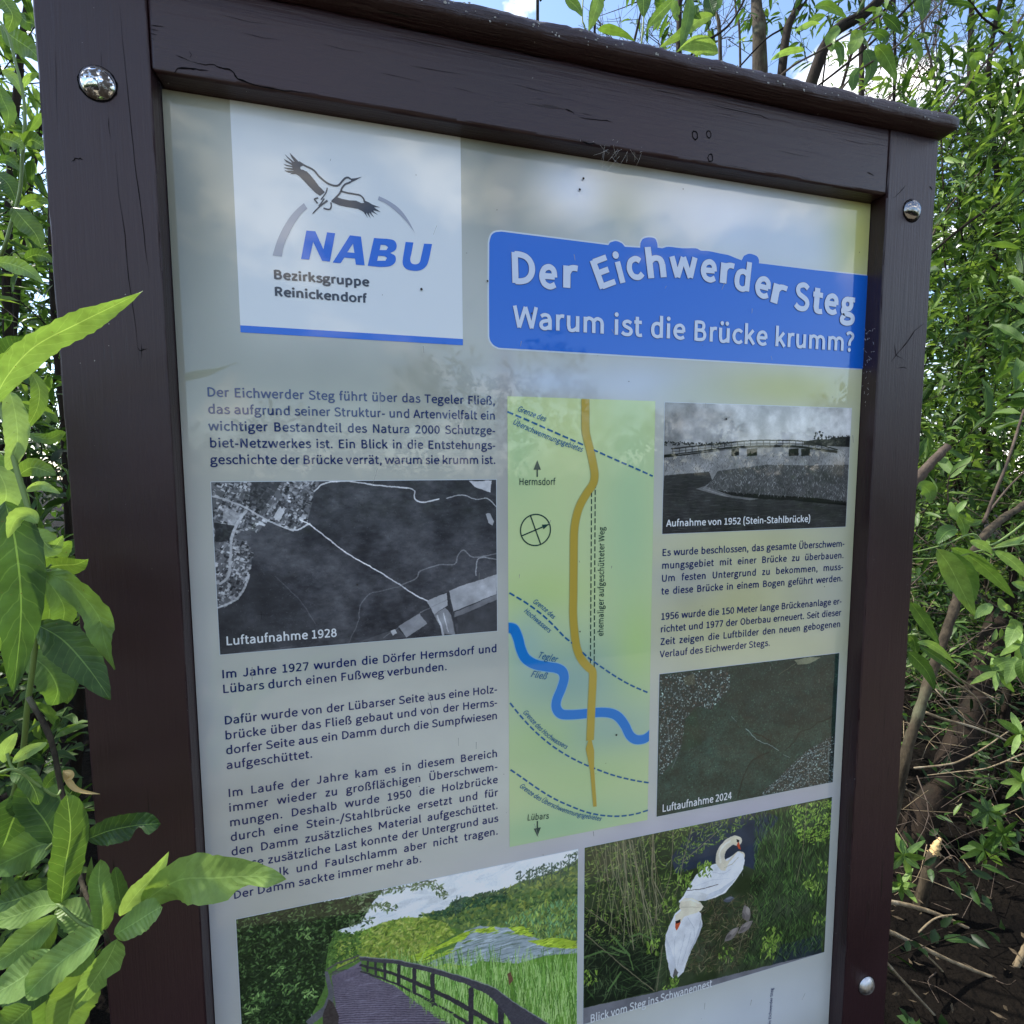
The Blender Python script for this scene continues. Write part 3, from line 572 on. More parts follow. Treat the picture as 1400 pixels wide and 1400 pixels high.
    # dark bush on the left with hanging twigs above
    db = [(60, 283), (250, 245), (480, 205), (600, 180), (560, 230), (520, 300), (430, 330), (400, 390), (390, 470), (385, 540), (340, 640), (290, 760), (60, 760)]
    cv.poly(db, C(26, 38, 22)); cv.scatter(db, 3600, 17, 6, [C(40, 60, 30), C(24, 36, 22), C(60, 84, 44), C(16, 24, 16), C(74, 100, 56)], 14, (0, 6.3), .85)
    cv.scatter([(420, 330), (520, 330), (520, 420), (390, 470)], 420, 14, 6, [C(80, 110, 46), C(50, 76, 34)], 15)
    for (x, y) in [(310, 340), (140, 570), (260, 540), (120, 620), (210, 480), (330, 560)]: cv.scatter([(x-28, y-20), (x+28, y-20), (x+28, y+20), (x-28, y+20)], 30, 18, 6, [C(84, 116, 58), C(120, 152, 82), C(60, 88, 44)], int(x+y))
    for p in [[(480, 200), (600, 180), (700, 165), (780, 160), (830, 195)], [(520, 240), (600, 235), (650, 255)], [(500, 200), (640, 150), (800, 145)], [(480, 300), (560, 290)]]:
        cv.line(p, 3, C(60, 56, 46)); p = cv.P(p)
        for i in range(len(p)-1):
            for k in range(26):
                t = r.rand(); x, y = p[i]*(1-t)+p[i+1]*t; cv.leaf(x+r.uniform(-14, 14), y+r.uniform(-16, 20), r.uniform(12, 26), r.uniform(4, 8), r.uniform(0, 3), [C(80, 100, 60), C(54, 74, 44), C(110, 126, 90)][r.randint(3)])
    # railings
    dk = C(44, 42, 46); lt = C(92, 92, 98)
    cv.line([(398, 470), (430, 450), (512, 420)], 7, C(70, 68, 66)); cv.line([(405, 490), (440, 465), (514, 432)], 4, C(60, 58, 58))
    cv.poly([(385, 480), (398, 478), (420, 560), (412, 620), (330, 680), (318, 660), (380, 610), (400, 560)], C(80, 80, 84)); cv.poly([(400, 580), (422, 600), (440, 640), (430, 760), (385, 760), (380, 640)], C(52, 46, 44))
    for x, y0, y1 in [(545, 432, 478), (575, 436, 490), (608, 448, 505), (658, 458, 525), (716, 470, 555), (783, 492, 600), (925, 545, 680), (1035, 600, 760)]:
        cv.line([(x, y0), (x, y1)], 9+(x-540)*.035, dk)
    cv.line([(518, 455), (640, 488), (720, 520), (820, 565), (930, 625), (1050, 700)], 9, dk, wd2=22)
    cv.line([(518, 478), (640, 520), (760, 580), (900, 660), (1000, 730)], 6, dk, wd2=14)
    top = [(516, 425), (640, 435), (760, 460), (900, 500), (1010, 540), (1080, 590), (1240, 690), (1330, 760), (1130, 760), (1040, 620), (990, 565), (900, 522), (760, 478), (640, 450), (516, 438)]
    cv.poly(top, C(58, 56, 62)); cv.line([(516, 425), (640, 435), (760, 460), (900, 500), (1010, 540), (1080, 590), (1240, 690)], 4, C(120, 120, 130), .8)
    for i in range(60):
        x = r.uniform(700, 860); y = np.interp(x, [700, 860], [560, 640]); cv.line([(x, y), (x+r.uniform(-20, 20), y+r.uniform(-30, 50))], 3, C(110, 150, 70), .8)
    cv.a += (fbm(h, w, 6, 2, 2)[..., None]-.5)*.08
    cv.finish(1.6, .03, 54, lum=.25); cv.a = np.clip((np.clip(cv.a, 0, 1)**.8-.45)*1.15+.49, 0, 1); return cv

def paint_swans(u0, u1, v0, v1):
    cv = Cv(u0, u1, v0, v1, 1700, (52, 62, 42)); cv.zoom(780, 1080, 3.5); h, w = cv.h, cv.w; C = col
    cv.a += (fbm(h, w, 90, 5, 31)[..., None]-.5)*.16
    cv.poly([(600, 170), (900, 90), (1000, 130), (900, 260), (880, 380), (760, 330), (500, 400), (480, 320)], C(44, 52, 66))
    cv.poly([(1010, 740), (1200, 690), (1200, 780), (960, 840)], C(38, 46, 58), .8)
    al = [(60, 280), (560, 170), (560, 560), (420, 760), (60, 720)]
    cv.poly([(66, 560), (250, 600), (430, 760), (400, 960), (66, 1040)], C(22, 28, 22), .8)
    gs = [C(100, 130, 56), C(70, 96, 42), C(140, 162, 80), C(44, 62, 32), C(124, 150, 60)]
    cv.scatter(al, 1500, 26, 5, gs, 32, (0, 6.3), .7)
    cv.scatter([(560, 150), (1000, 80), (900, 120), (640, 300), (520, 340)], 700, 22, 6, gs, 33, (0, 6.3), .7)
    cv.scatter([(880, 110), (1250, 30), (1215, 560), (1000, 480), (880, 380)], 1900, 46, 4, [C(66, 96, 46), C(44, 68, 36), C(92, 126, 62), C(24, 36, 24)], 34, (-2.2, -.9), .75)
    cv.scatter([(1040, 80), (1250, 40), (1240, 260), (1100, 260)], 420, 20, 7, [C(140, 170, 70), C(110, 146, 56)], 35)
    cv.scatter([(860, 400), (1215, 480), (1205, 760), (820, 860), (860, 600)], 1500, 50, 4, [C(60, 90, 44), C(34, 50, 30), C(86, 118, 58), C(20, 28, 20)], 36, (-2.4, -.4), .7)
    cv.scatter([(590, 520), (880, 500), (900, 640), (800, 860), (560, 880), (520, 760)], 1300, 44, 3.5, [C(96, 84, 62), C(60, 52, 40), C(130, 118, 90), C(34, 30, 26), C(70, 84, 44)], 37, (0, 6.3), .7)
    cv.scatter([(66, 700), (430, 700), (520, 920), (66, 1030)], 500, 80, 4, [C(60, 84, 46), C(90, 110, 70), C(30, 40, 28)], 38, (0, 3.1), .6)
    r = rs(39)
    for i in range(44):
        x = r.uniform(130, 420); x2 = x+r.uniform(-60, 90); y2 = r.uniform(560, 780)
        cv.line([(x+r.uniform(-60, 10), r.uniform(190, 280)), (x, 420), (x2, y2)], r.uniform(2, 4), [C(150, 140, 112), C(104, 96, 70), C(128, 128, 92)][r.randint(3)], .8)
    for p in [[(490, 200), (480, 400), (420, 600)], [(580, 180), (540, 330), (500, 500), (420, 560), (395, 660)], [(1130, 60), (1110, 300), (1080, 440)], [(70, 560), (240, 690)], [(70, 690), (260, 850), (400, 960)], [(440, 740), (410, 960)], [(860, 560), (800, 780)], [(540, 340), (700, 200)]]:
        cv.line(p, 4, C(120, 112, 88), .85)
    # cygnets and dark ducks
    for (x, y, a) in [(840, 590, 1.3), (770, 690, -.6), (835, 655, -.5)]:
        q = cv.P([(x, y)])[0]; cv.leaf(q[0], q[1], 95, 44, a, C(116, 108, 104)); cv.leaf(q[0]+8, q[1]-12, 50, 22, a, C(140, 132, 126)); cv.leaf(q[0]-16, q[1]+8, 40, 16, a, C(92, 86, 84))
    q = cv.P([(757, 522)])[0]; cv.leaf(q[0], q[1], 62, 30, 0, C(78, 82, 92)); cv.leaf(q[0], q[1]-6, 40, 12, 0, C(110, 114, 124))
    W = C(228, 230, 234); S = C(188, 192, 200); N = C(222, 212, 186)
    cv.poly([(515, 535), (540, 505), (560, 470), (600, 405), (650, 365), (700, 350), (760, 320), (800, 294), (822, 302), (832, 335), (825, 375), (790, 430), (740, 490), (690, 515), (640, 528), (590, 530), (540, 545)], W)
    cv.poly([(560, 500), (640, 505), (720, 470), (790, 420), (770, 450), (720, 495), (650, 525), (570, 530)], S, .9)
    cv.poly([(545, 508), (600, 480), (660, 500), (640, 525), (560, 530)], C(206, 206, 204), .8)
    cv.line([(600, 420), (660, 390), (730, 400), (790, 360)], 3, S, .6); cv.line([(590, 460), (680, 430), (760, 420)], 3, S, .5)
    cv.line([(800, 245), (775, 240), (745, 260), (720, 295), (715, 335), (735, 362), (765, 350), (795, 320), (812, 318)], 44, N, wd2=50)
    cv.line([(770, 238), (735, 262), (712, 300), (716, 345)], 10, C(238, 232, 214), .8)
    cv.poly([(760, 340), (800, 295), (825, 305), (832, 340), (800, 370), (740, 385)], W)
    cv.line([(735, 372), (770, 355), (800, 322)], 4, C(176, 166, 140), .7)
    cv.poly([(770, 228), (795, 228), (806, 245), (800, 262), (780, 262), (762, 246)], C(226, 216, 184)); cv.poly([(798, 246), (808, 262), (814, 284), (804, 282), (794, 266)], C(190, 70, 40)); cv.poly([(792, 234), (806, 240), (802, 250), (794, 250)], C(26, 24, 26))
    cv.poly([(530, 560), (600, 565), (622, 590), (630, 640), (610, 700), (575, 770), (552, 830), (540, 870), (515, 895), (500, 905), (478, 890), (470, 850), (458, 800), (450, 740), (455, 690), (475, 640), (500, 590)], W)
    cv.poly([(620, 620), (630, 650), (600, 725), (560, 790), (590, 720), (612, 660)], S, .9); cv.poly([(455, 700), (480, 760), (500, 830), (500, 895), (478, 885), (460, 800)], C(204, 208, 216), .7)
    for p in [[(545, 690), (530, 760), (510, 840)], [(575, 680), (560, 740), (535, 820)], [(500, 700), (495, 770), (500, 850)], [(560, 610), (590, 660), (590, 700)]]: cv.line(p, 3, S, .7)
    cv.poly([(498, 850), (515, 870), (500, 905), (488, 890)], C(70, 66, 60), .8)
    cv.poly([(520, 560), (522, 535), (545, 518), (580, 515), (620, 535), (636, 555), (625, 575), (590, 590), (545, 605), (520, 640), (500, 632), (500, 600), (530, 575)], N)
    cv.line([(528, 560), (570, 560), (615, 560)], 4, C(186, 176, 146), .7); cv.line([(535, 530), (575, 522), (612, 540)], 9, C(236, 230, 214), .7)
    cv.poly([(500, 630), (524, 622), (526, 634), (515, 660), (506, 672), (500, 655)], C(196, 84, 50)); cv.poly([(500, 628), (526, 618), (524, 632), (504, 640)], C(28, 24, 26))
    cv.line([(555, 480), (640, 470), (705, 450)], 3, C(50, 42, 34))
    for (x, y, n) in [(640, 380, 26), (470, 550, 18), (545, 430, 18), (1140, 440, 22), (1170, 470, 18), (950, 740, 26), (975, 690, 20), (480, 930, 24), (1215, 360, 14), (740, 790, 14), (400, 750, 14), (90, 900, 14), (1190, 620, 16), (940, 770, 16)]:
        cv.scatter([(x-34, y-34), (x+34, y-34), (x+34, y+34), (x-34, y+34)], n*2, 26, 8, [C(112, 142, 56), C(138, 166, 74), C(84, 114, 46)], int(x+y), (-2.6, -.6))
    for p in [[(290, 700), (330, 685), (400, 715)], [(190, 750), (260, 780)], [(66, 800), (150, 770), (230, 790)], [(200, 700), (280, 790), (300, 860)], [(240, 870), (180, 960)]]: cv.line(p, 10, C(90, 120, 66), .8, wd2=2)
    cv.poly([(40, 1047), (680, 905), (1240, 768), (1240, 1500), (40, 1500)], C(112, 112, 118))
    cv.finish(1.4, .03, 55, lum=.35); cv.a = np.clip((np.clip(cv.a, 0, 1)**.85-.45)*1.12+.46, 0, 1); return cv

def sheet(u0, u1, v0, v1, dep):
    V = [W(u0, v1, dep), W(u1, v1, dep), W(u1, v0, dep), W(u0, v0, dep)]
    return mesh('sheet', V, [(0, 1, 2, 3)], uv=[(0, 0), (1, 0), (1, 1), (0, 1)])
BG = (-.047, 1.604, -.7225, 1.719)
panel = put('display_panel', sheet(*BG, 0.0), print_mat('panel_print', paint_background(*BG)), board)
LV = .0006                                    # one print layer, about 0.4 mm
def picture(name, fn, b, label):
    o = put(name, sheet(*b, -LV), print_mat(name+'_print', fn(*b)), panel); o['label'] = label; return o
e = .0013
WHITE = film('white_print', srgb(222, 227, 230)); EDGE = film('pale_edge', srgb(205, 214, 222))
def picture_framed(name, fn, b, label):
    put('picture_edge', sheet(b[0]-e, b[1]+e, b[2]-e, b[3]+e, -LV*.5), EDGE, panel); return picture(name, fn, b, label)
picture_framed('printed_photo', paint_1928, (0, CC['T1'], 0, RR['d']), 'grey aerial photo with a white diagonal path')
picture_framed('printed_photo', paint_1952, (CC['R0'], CC['R1'], RR['g'], RR['h']), 'grey photo of a flat bridge over reeds')
picture_framed('printed_photo', paint_2024, (CC['R0'], CC['R1'], RR['i'], RR['j']), 'dark green aerial photo')
picture_framed('printed_photo', paint_boardwalk, (CC['B0'], CC['B1'], RH, 1.4185), 'colour photo of a curving wooden boardwalk')
picture_framed('printed_photo', paint_swans, (CC['S0'], CC['R1'], RH, 1.4185), 'colour photo of two white swans on a nest')
# ---- flat shapes cut from loops of photo pixels (with holes)
def shape(loops, dep, raw=False, res=1):
    cu = bpy.data.curves.new('s', 'CURVE'); cu.dimensions = '2D'; cu.fill_mode = 'FRONT'
    for lp in loops:
        q = np.array(lp, float) if raw else uvp(np.array(lp, float)[:, 0], np.array(lp, float)[:, 1])
        s = cu.splines.new('POLY'); s.points.add(len(q)-1); s.use_cyclic_u = True
        for i, p in enumerate(q): s.points[i].co = (p[0], -p[1], 0, 1)
    ob = bpy.data.objects.new('tmp', cu); me = bpy.data.meshes.new_from_object(ob); bpy.data.objects.remove(ob); bpy.data.curves.remove(cu)
    for v in me.vertices: v.co = W(v.co.x, -v.co.y, dep)
    fix(me); return me
def fix(me):
    """make every face look out of the board"""
    bm = bmesh.new(); bm.from_mesh(me)
    for f in bm.faces:
        f.normal_update()
        if f.normal.y > 0: f.normal_flip()
    bm.to_mesh(me); bm.free()
Z = lambda pts, o, k: [(x/k+o[0], y/k+o[1]) for x, y in pts]
def smooth(pts, n=5, closed=False):
    q = np.array(pts, float); ext = np.vstack([q[-1:], q, q[:2]]) if closed else np.vstack([2*q[0]-q[1], q, 2*q[-1]-q[-2]]); o = []
    for i in range(len(q) if closed else len(q)-1):
        a, b, c, d = ext[i:i+4]
        for t in np.arange(n)/n: o.append(.5*((2*b)+(c-a)*t+(2*a-5*b+4*c-d)*t*t+(3*b-a-3*c+d)*t**3))
    if not closed: o.append(q[-1])
    return np.array(o)
def strip(uv, wid, dep, m, parent, name, kind=None, dash=None, lim=(-9, 9)):
    """a printed line of even width along board points; dash = (on, off)"""
    uv = np.array(uv, float); V = []; F = []; wid = np.broadcast_to(wid, (len(uv),)) if np.ndim(wid) else np.full(len(uv), wid)
    if dash:
        L = np.r_[0, np.cumsum(np.hypot(*np.diff(uv, axis=0).T))]; s = 0; segs = []
        while s < L[-1]: segs.append((s, min(s+dash[0], L[-1]))); s += dash[0]+dash[1]
        lines = [np.array([[np.interp(x, L, uv[:, 0]), np.interp(x, L, uv[:, 1])] for x in np.linspace(a, b, 3)]) for a, b in segs if b-a > 1e-4]; ws = [np.full(3, wid[0])]*len(lines)
    else: lines = [uv]; ws = [wid]
    for q, w in zip(lines, ws):
        n = len(q); k = len(V)
        for i in range(n):
            t = q[min(i+1, n-1)]-q[max(i-1, 0)]; t = t/max(1e-9, np.hypot(*t)); nn = np.array([-t[1], t[0]])*w[i]/2; V += [W(min(max(p_[0], lim[0]), lim[1]), p_[1], dep) for p_ in (q[i]-nn, q[i]+nn)]
        F += [(k+2*i, k+2*i+1, k+2*i+3, k+2*i+2) for i in range(n-1)]
    me = mesh(name, V, F); fix(me); return put(name, me, m, parent, kind=kind)
uvz = lambda pts, o, k: uvp(*np.array(Z(pts, o, k)).T)

# ---- lettering, set line by line
# a humanist sans drawn as centre lines (units: thousandths of the type size); L = straight run, C = smooth curve, O = oval (cx, cy, rx, ry), D = dot
_b = [(122, 375), (200, 440), (295, 455), (400, 400), (440, 245), (400, 90), (290, 30), (200, 45), (122, 105)]
FONT = {
 'a': (504, [('C', [(95, 395), (160, 435), (240, 452), (335, 420), (385, 310)]), ('L', [(385, 320), (385, 0)]), ('C', [(385, 285), (250, 268), (130, 225), (92, 140), (125, 60), (205, 30), (300, 55), (385, 120)])]),
 'b': (553, [('L', [(122, 0), (122, 712)]), ('C', _b)]), 'p': (553, [('L', [(122, -205), (122, 486)]), ('C', _b)]),
 'd': (553, [('L', [(433, 0), (433, 712)]), ('C', [(555-x, y) for x, y in _b])]),
 'c': (456, [('C', [(415, 385), (350, 438), (270, 452), (150, 400), (92, 243), (150, 88), (270, 32), (350, 45), (425, 98)])]),
 'e': (496, [('L', [(92, 252), (430, 252)]), ('C', [(428, 235), (410, 375), (345, 438), (265, 454), (150, 400), (92, 243), (150, 90), (275, 32), (360, 42), (440, 82)])]),
 'f': (292, [('L', [(128, 0), (128, 560)]), ('C', [(128, 530), (145, 635), (205, 680), (288, 668)]), ('L', [(30, 450), (262, 450)])]),
 'g': (504, [('O', (232, 320, 136, 128)), ('L', [(290, 446), (480, 446)]), ('C', [(140, 230), (92, 160), (110, 90), (200, 62), (330, 50), (425, 8), (438, -75), (380, -148), (230, -178), (100, -150), (66, -85), (100, -15), (160, 30)])]),
 'h': (544, [('L', [(122, 0), (122, 712)]), ('C', [(122, 360), (200, 432), (295, 452), (385, 410), (422, 300)]), ('L', [(422, 310), (422, 0)])]),
 'i': (246, [('L', [(122, 0), (122, 486)]), ('D', (122, 638))]), 'j': (247, [('L', [(122, 486), (122, -70)]), ('C', [(122, -50), (90, -150), (0, -160)]), ('D', (122, 638))]),
 'k': (495, [('L', [(122, 0), (122, 712)]), ('L', [(122, 160), (405, 486)]), ('L', [(222, 285), (442, 0)])]),
 'l': (255, [('L', [(122, 712), (122, 100)]), ('C', [(122, 120), (145, 45), (228, 38)])]),
 'm': (829, [('L', [(122, 0), (122, 486)]), ('C', [(122, 360), (190, 432), (270, 452), (375, 405), (414, 300)]), ('L', [(414, 310), (414, 0)]), ('C', [(414, 360), (482, 432), (562, 452), (667, 405), (706, 300)]), ('L', [(706, 310), (706, 0)])]),
 'n': (547, [('L', [(122, 0), (122, 486)]), ('C', [(122, 360), (200, 432), (295, 452), (385, 410), (422, 300)]), ('L', [(422, 310), (422, 0)])]),
 'o': (542, [('O', (271, 243, 182, 211))]),
 'r': (347, [('L', [(122, 0), (122, 486)]), ('C', [(122, 320), (175, 415), (250, 450), (335, 445)])]),
 's': (419, [('C', [(365, 398), (300, 440), (220, 452), (125, 405), (130, 315), (240, 258), (345, 205), (365, 115), (305, 42), (210, 30), (120, 48), (52, 98)])]),
 't': (338, [('L', [(140, 620), (140, 120)]), ('C', [(140, 145), (162, 52), (235, 32), (312, 46)]), ('L', [(30, 450), (298, 450)])]),
 'u': (544, [('L', [(118, 486), (118, 170)]), ('C', [(118, 190), (150, 62), (240, 32), (335, 68), (422, 150)]), ('L', [(422, 0), (422, 486)])]),
 'v': (467, [('L', [(48, 486), (233, 10)]), ('L', [(420, 486), (235, 10)])]),
 'w': (718, [('L', [(55, 486), (190, 10)]), ('L', [(190, 10), (358, 478)]), ('L', [(358, 478), (530, 10)]), ('L', [(530, 10), (668, 486)])]),
 'y': (467, [('L', [(48, 486), (238, 15)]), ('L', [(420, 486), (225, -40)]), ('C', [(232, -20), (180, -130), (110, -168), (40, -160)])]),
 'z': (425, [('L', [(50, 446), (378, 446)]), ('L', [(355, 446), (70, 40)]), ('L', [(48, 40), (388, 40)])]),
 'ß': (570, [('L', [(122, 0), (122, 540)]), ('C', [(122, 520), (160, 635), (270, 680), (380, 640), (405, 560), (350, 470), (330, 395), (375, 320), (460, 245), (478, 150), (430, 55), (340, 30), (262, 55)])]),
 'A': (544, [('L', [(42, 0), (272, 650)]), ('L', [(502, 0), (272, 650)]), ('L', [(125, 215), (420, 215)])]),
 'B': (588, [('L', [(132, 0), (132, 656)]), ('C', [(132, 616), (280, 616), (390, 590), (428, 490), (385, 385), (270, 350), (132, 350)]), ('C', [(132, 350), (300, 350), (430, 305), (475, 190), (420, 72), (290, 40), (132, 40)])]),
 'D': (615, [('L', [(132, 0), (132, 656)]), ('C', [(132, 616), (255, 614), (400, 570), (500, 460), (528, 328), (500, 195), (400, 85), (255, 42), (132, 40)])]),
 'E': (527, [('L', [(132, 0), (132, 656)]), ('L', [(132, 614), (462, 614)]), ('L', [(132, 348), (415, 348)]), ('L', [(132, 42), (470, 42)])]),
 'F': (494, [('L', [(132, 0), (132, 656)]), ('L', [(132, 614), (460, 614)]), ('L', [(132, 330), (412, 330)])]),
 'G': (617, [('C', [(530, 555), (450, 618), (345, 632), (180, 570), (95, 328), (180, 88), (350, 28), (460, 48), (540, 115)]), ('L', [(540, 75), (540, 335)]), ('L', [(360, 320), (560, 320)])]),
 'H': (652, [('L', [(132, 0), (132, 656)]), ('L', [(520, 0), (520, 656)]), ('L', [(132, 358), (520, 358)])]), 'I': (263, [('L', [(132, 0), (132, 656)])]),
 'J': (480, [('L', [(345, 656), (345, 180)]), ('C', [(345, 210), (300, 62), (195, 30), (62, 95)])]), 'L': (486, [('L', [(132, 656), (132, 0)]), ('L', [(132, 42), (460, 42)])]),
 'M': (812, [('L', [(132, 0), (132, 656)]), ('L', [(680, 0), (680, 656)]), ('L', [(150, 645), (406, 160)]), ('L', [(662, 645), (406, 160)])]),
 'N': (647, [('L', [(132, 0), (132, 656)]), ('L', [(515, 0), (515, 656)]), ('L', [(140, 650), (508, 8)])]), 'O': (664, [('O', (332, 330, 235, 300))]),
 'R': (569, [('L', [(132, 0), (132, 656)]), ('C', [(132, 616), (290, 616), (405, 580), (440, 470), (400, 360), (290, 318), (132, 316)]), ('L', [(290, 320), (482, 0)])]),
 'S': (534, [('C', [(450, 560), (370, 618), (275, 632), (150, 585), (112, 485), (170, 390), (290, 335), (415, 272), (462, 170), (405, 62), (280, 28), (160, 50), (62, 118)])]),
 'T': (536, [('L', [(28, 614), (508, 614)]), ('L', [(268, 614), (268, 0)])]), 'U': (645, [('L', [(125, 656), (125, 240)]), ('C', [(125, 270), (155, 105), (235, 40), (322, 28), (415, 42), (490, 105), (520, 270)]), ('L', [(520, 240), (520, 656)])]),
 'V': (515, [('L', [(32, 656), (257, 10)]), ('L', [(483, 656), (257, 10)])]), 'W': (786, [('L', [(48, 656), (190, 10)]), ('L', [(190, 10), (392, 640)]), ('L', [(392, 640), (592, 10)]), ('L', [(592, 10), (738, 656)])]), 'Z': (539, [('L', [(60, 614), (470, 614)]), ('L', [(455, 614), (80, 42)]), ('L', [(50, 42), (490, 42)])]),
 '0': (497, [('O', (248, 322, 165, 292))]), '1': (497, [('L', [(268, 0), (268, 650)]), ('L', [(268, 590), (105, 560)]), ('L', [(88, 38), (440, 38)])]),
 '2': (497, [('C', [(65, 545), (140, 598), (235, 612), (365, 560), (380, 450), (320, 315), (200, 165), (95, 55)]), ('L', [(55, 40), (445, 40)])]),
 '4': (497, [('L', [(340, 0), (340, 650)]), ('L', [(320, 640), (55, 215)]), ('L', [(35, 198), (470, 198)])]), '5': (497, [('L', [(410, 610), (110, 610)]), ('L', [(122, 620), (104, 335)]), ('C', [(100, 345), (200, 388), (310, 375), (408, 285), (400, 135), (300, 48), (190, 32), (55, 88)])]),
 '6': (497, [('C', [(410, 565), (330, 605), (260, 608), (150, 540), (97, 390), (97, 240), (150, 80), (262, 32), (370, 80), (408, 200), (365, 325), (265, 372), (165, 330), (100, 245)])]),
 '7': (497, [('L', [(45, 610), (445, 610)]), ('L', [(428, 610), (185, 0)])]), '8': (497, [('O', (248, 480, 128, 132)), ('O', (248, 188, 160, 157))]),
 ',': (249, [('D', (128, 55)), ('L', [(150, 45), (85, -125)])]), '.': (249, [('D', (124, 52))]), '-': (311, [('L', [(42, 240), (270, 240)])]), '/': (350, [('L', [(25, -140), (325, 740)])]),
 '?': (425, [('C', [(50, 605), (130, 660), (225, 665), (325, 600), (315, 490), (225, 390), (190, 290), (192, 205)]), ('D', (190, 52))]),
 '(': (303, [('C', [(250, 770), (140, 600), (110, 300), (140, 0), (250, -170)])]), ')': (303, [('C', [(53, 770), (163, 600), (193, 300), (163, 0), (53, -170)])]), ' ': (205, [])}
FONT['9'] = (497, [('C', [(497-x, 642-y) for x, y in FONT['6'][1][0][1]])])
for c_, b_, y_ in (('ü', 'u', 638), ('ä', 'a', 638), ('ö', 'o', 638), ('Ü', 'U', 790)):
    m_ = FONT[b_][0]/2; FONT[c_] = (FONT[b_][0], FONT[b_][1]+[('D', (m_-98, y_)), ('D', (m_+98, y_))])
CAPH = .656; GL = {}
def glyph(ch, off):
    """(points, faces, advance); off thickens the strokes as an offset would"""
    if (ch, off) in GL: return GL[ch, off]
    adv, st = FONT[ch]; w = 84+2000*off; V = []; F = []
    for si, (kind, pts) in enumerate(st):
        z = si*.00012; k = len(V)
        if kind == 'D':
            r_ = w*.60; n = 10; V += [(pts[0]+r_*math.cos(2*math.pi*i/n), pts[1]+r_*math.sin(2*math.pi*i/n), z) for i in range(n)]; F.append(tuple(range(k, k+n))); continue
        if kind == 'O': q = np.array([(pts[0]+pts[2]*math.cos(a), pts[1]+pts[3]*math.sin(a)) for a in np.linspace(0, 2*math.pi, 21)])
        elif kind == 'C': q = smooth(pts, 3)
        else: q = np.array(pts, float)
        n = len(q)
        for i in range(n):
            a, b = q[max(i-1, 0)], q[min(i+1, n-1)]
            if kind == 'O' and i in (0, n-1): a, b = q[n-2], q[1]
            t = (b-a)/np.hypot(*(b-a)); nn = np.array([-t[1], t[0]])
            hw = w/2*(1-.10*abs(t[0])) if kind != 'D' else w/2
            V += [(*(q[i]+nn*hw), z), (*(q[i]-nn*hw), z)]
        F += [(k+2*i, k+2*i+1, k+2*i+3, k+2*i+2) for i in range(n-1)]
    V = np.array(V, float).reshape(-1, 3); V[:, :2] /= 1000
    GL[ch, off] = (V, F, adv/1000); return GL[ch, off]

class Ink:
    def __init__(s): s.V = []; s.F = []
    def add(s, V, F, Zs=None):
        k = len(s.V); s.V += [(a, b, (Zs[i] if Zs is not None else 0)) for i, (a, b) in enumerate(np.asarray(V)[:, :2])]; s.F += [tuple(i+k for i in f) for f in F]
    def build(s, name, m, parent, dep, label=None):
        me = mesh(name, [W(x, y, dep-z) for x, y, z in s.V], s.F); fix(me); return put(name, me, m, parent, label=label)
def width(t, off, sx=1, tr=0): return sum(glyph(c, off)[2]*sx+tr for c in t)
def set_line(ink, text, u, v, cap, uend=None, off=.006, sx=.9, justify=False, ang=0, shear=0, tr=0):
    """baseline starts at (u, v) in board units; cap height cap; the line is fitted to end at uend"""
    k = cap/CAPH; gap = 0
    nat = width(text, off, sx, tr)*k
    if uend is not None:
        if justify and ' ' in text:
            ns = text.count(' '); extra = (uend-u)-nat; low = -.07*k*ns*sx
            tr_ = max(0, extra)*.35/len(text)/k if extra > 0 else 0; tr += tr_; nat = width(text, off, sx, tr)*k; extra = (uend-u)-nat
            if extra < low: sx *= (uend-u-low)/nat; nat = width(text, off, sx, tr)*k; extra = (uend-u)-nat
            gap = extra/ns
        else: sx *= (uend-u)/nat
    ca, sa = math.cos(ang), math.sin(ang); x = 0
    for c in text:
        V, F, adv = glyph(c, off)
        if len(V):
            X = (V[:, 0]*sx+V[:, 1]*shear)*k+x; Y = V[:, 1]*k; ink.add(np.stack([u+X*ca+Y*sa, v+X*sa-Y*ca], 1), F, V[:, 2])
        x += (adv*sx+tr)*k+(gap if c == ' ' else 0)
    return x
NAVY = film('navy_print', srgb(12, 38, 100)); TITLE = film('title_white_print', srgb(206, 216, 236)); BLUE = film('blue_print', srgb(0, 100, 208)); DEEP = film('deep_blue_print', srgb(22, 50, 120)); CAPW = film('caption_white_print', srgb(232, 235, 238)); CHAR = film('charcoal_print', srgb(40, 42, 52)); LGREY = film('light_grey_print', srgb(160, 164, 178)); LOGOB = film('logo_blue_print', srgb(4, 100, 212))  # reflection is painted into the title white as a pale blue tint
def paragraph(lines, u0, u1, va, vb, cap, last_ragged=True, label=None, off=.016, sx=1.0):
    ink = Ink(); n = len(lines)
    for i, t in enumerate(lines):
        v = va+(vb-va)*i/(n-1); rag = t.startswith('~'); t = t.lstrip('~')
        set_line(ink, t, u0, v, cap, None if rag else u1, off, sx, justify=not rag, tr=.012 if rag else 0)
    return ink.build('paragraph', NAVY, panel, -LV, label)
T0, T1, R0, R1 = 0.0, CC['T1'], CC['R0'], CC['R1']
paragraph(['Der Eichwerder Steg führt über das Tegeler Fließ,', 'das aufgrund seiner Struktur- und Artenvielfalt ein', 'wichtiger Bestandteil des Natura 2000 Schutzge-', 'biet-Netzwerkes ist. Ein Blick in die Entstehungs-', 'geschichte der Brücke verrät, warum sie krumm ist.'], T0, T1, -.1671, -.0357, .0178)
paragraph(['Im Jahre 1927 wurden die Dörfer Hermsdorf und', '~Lübars durch einen Fußweg verbunden.'], T0, T1, .4005, .4316, .0178)
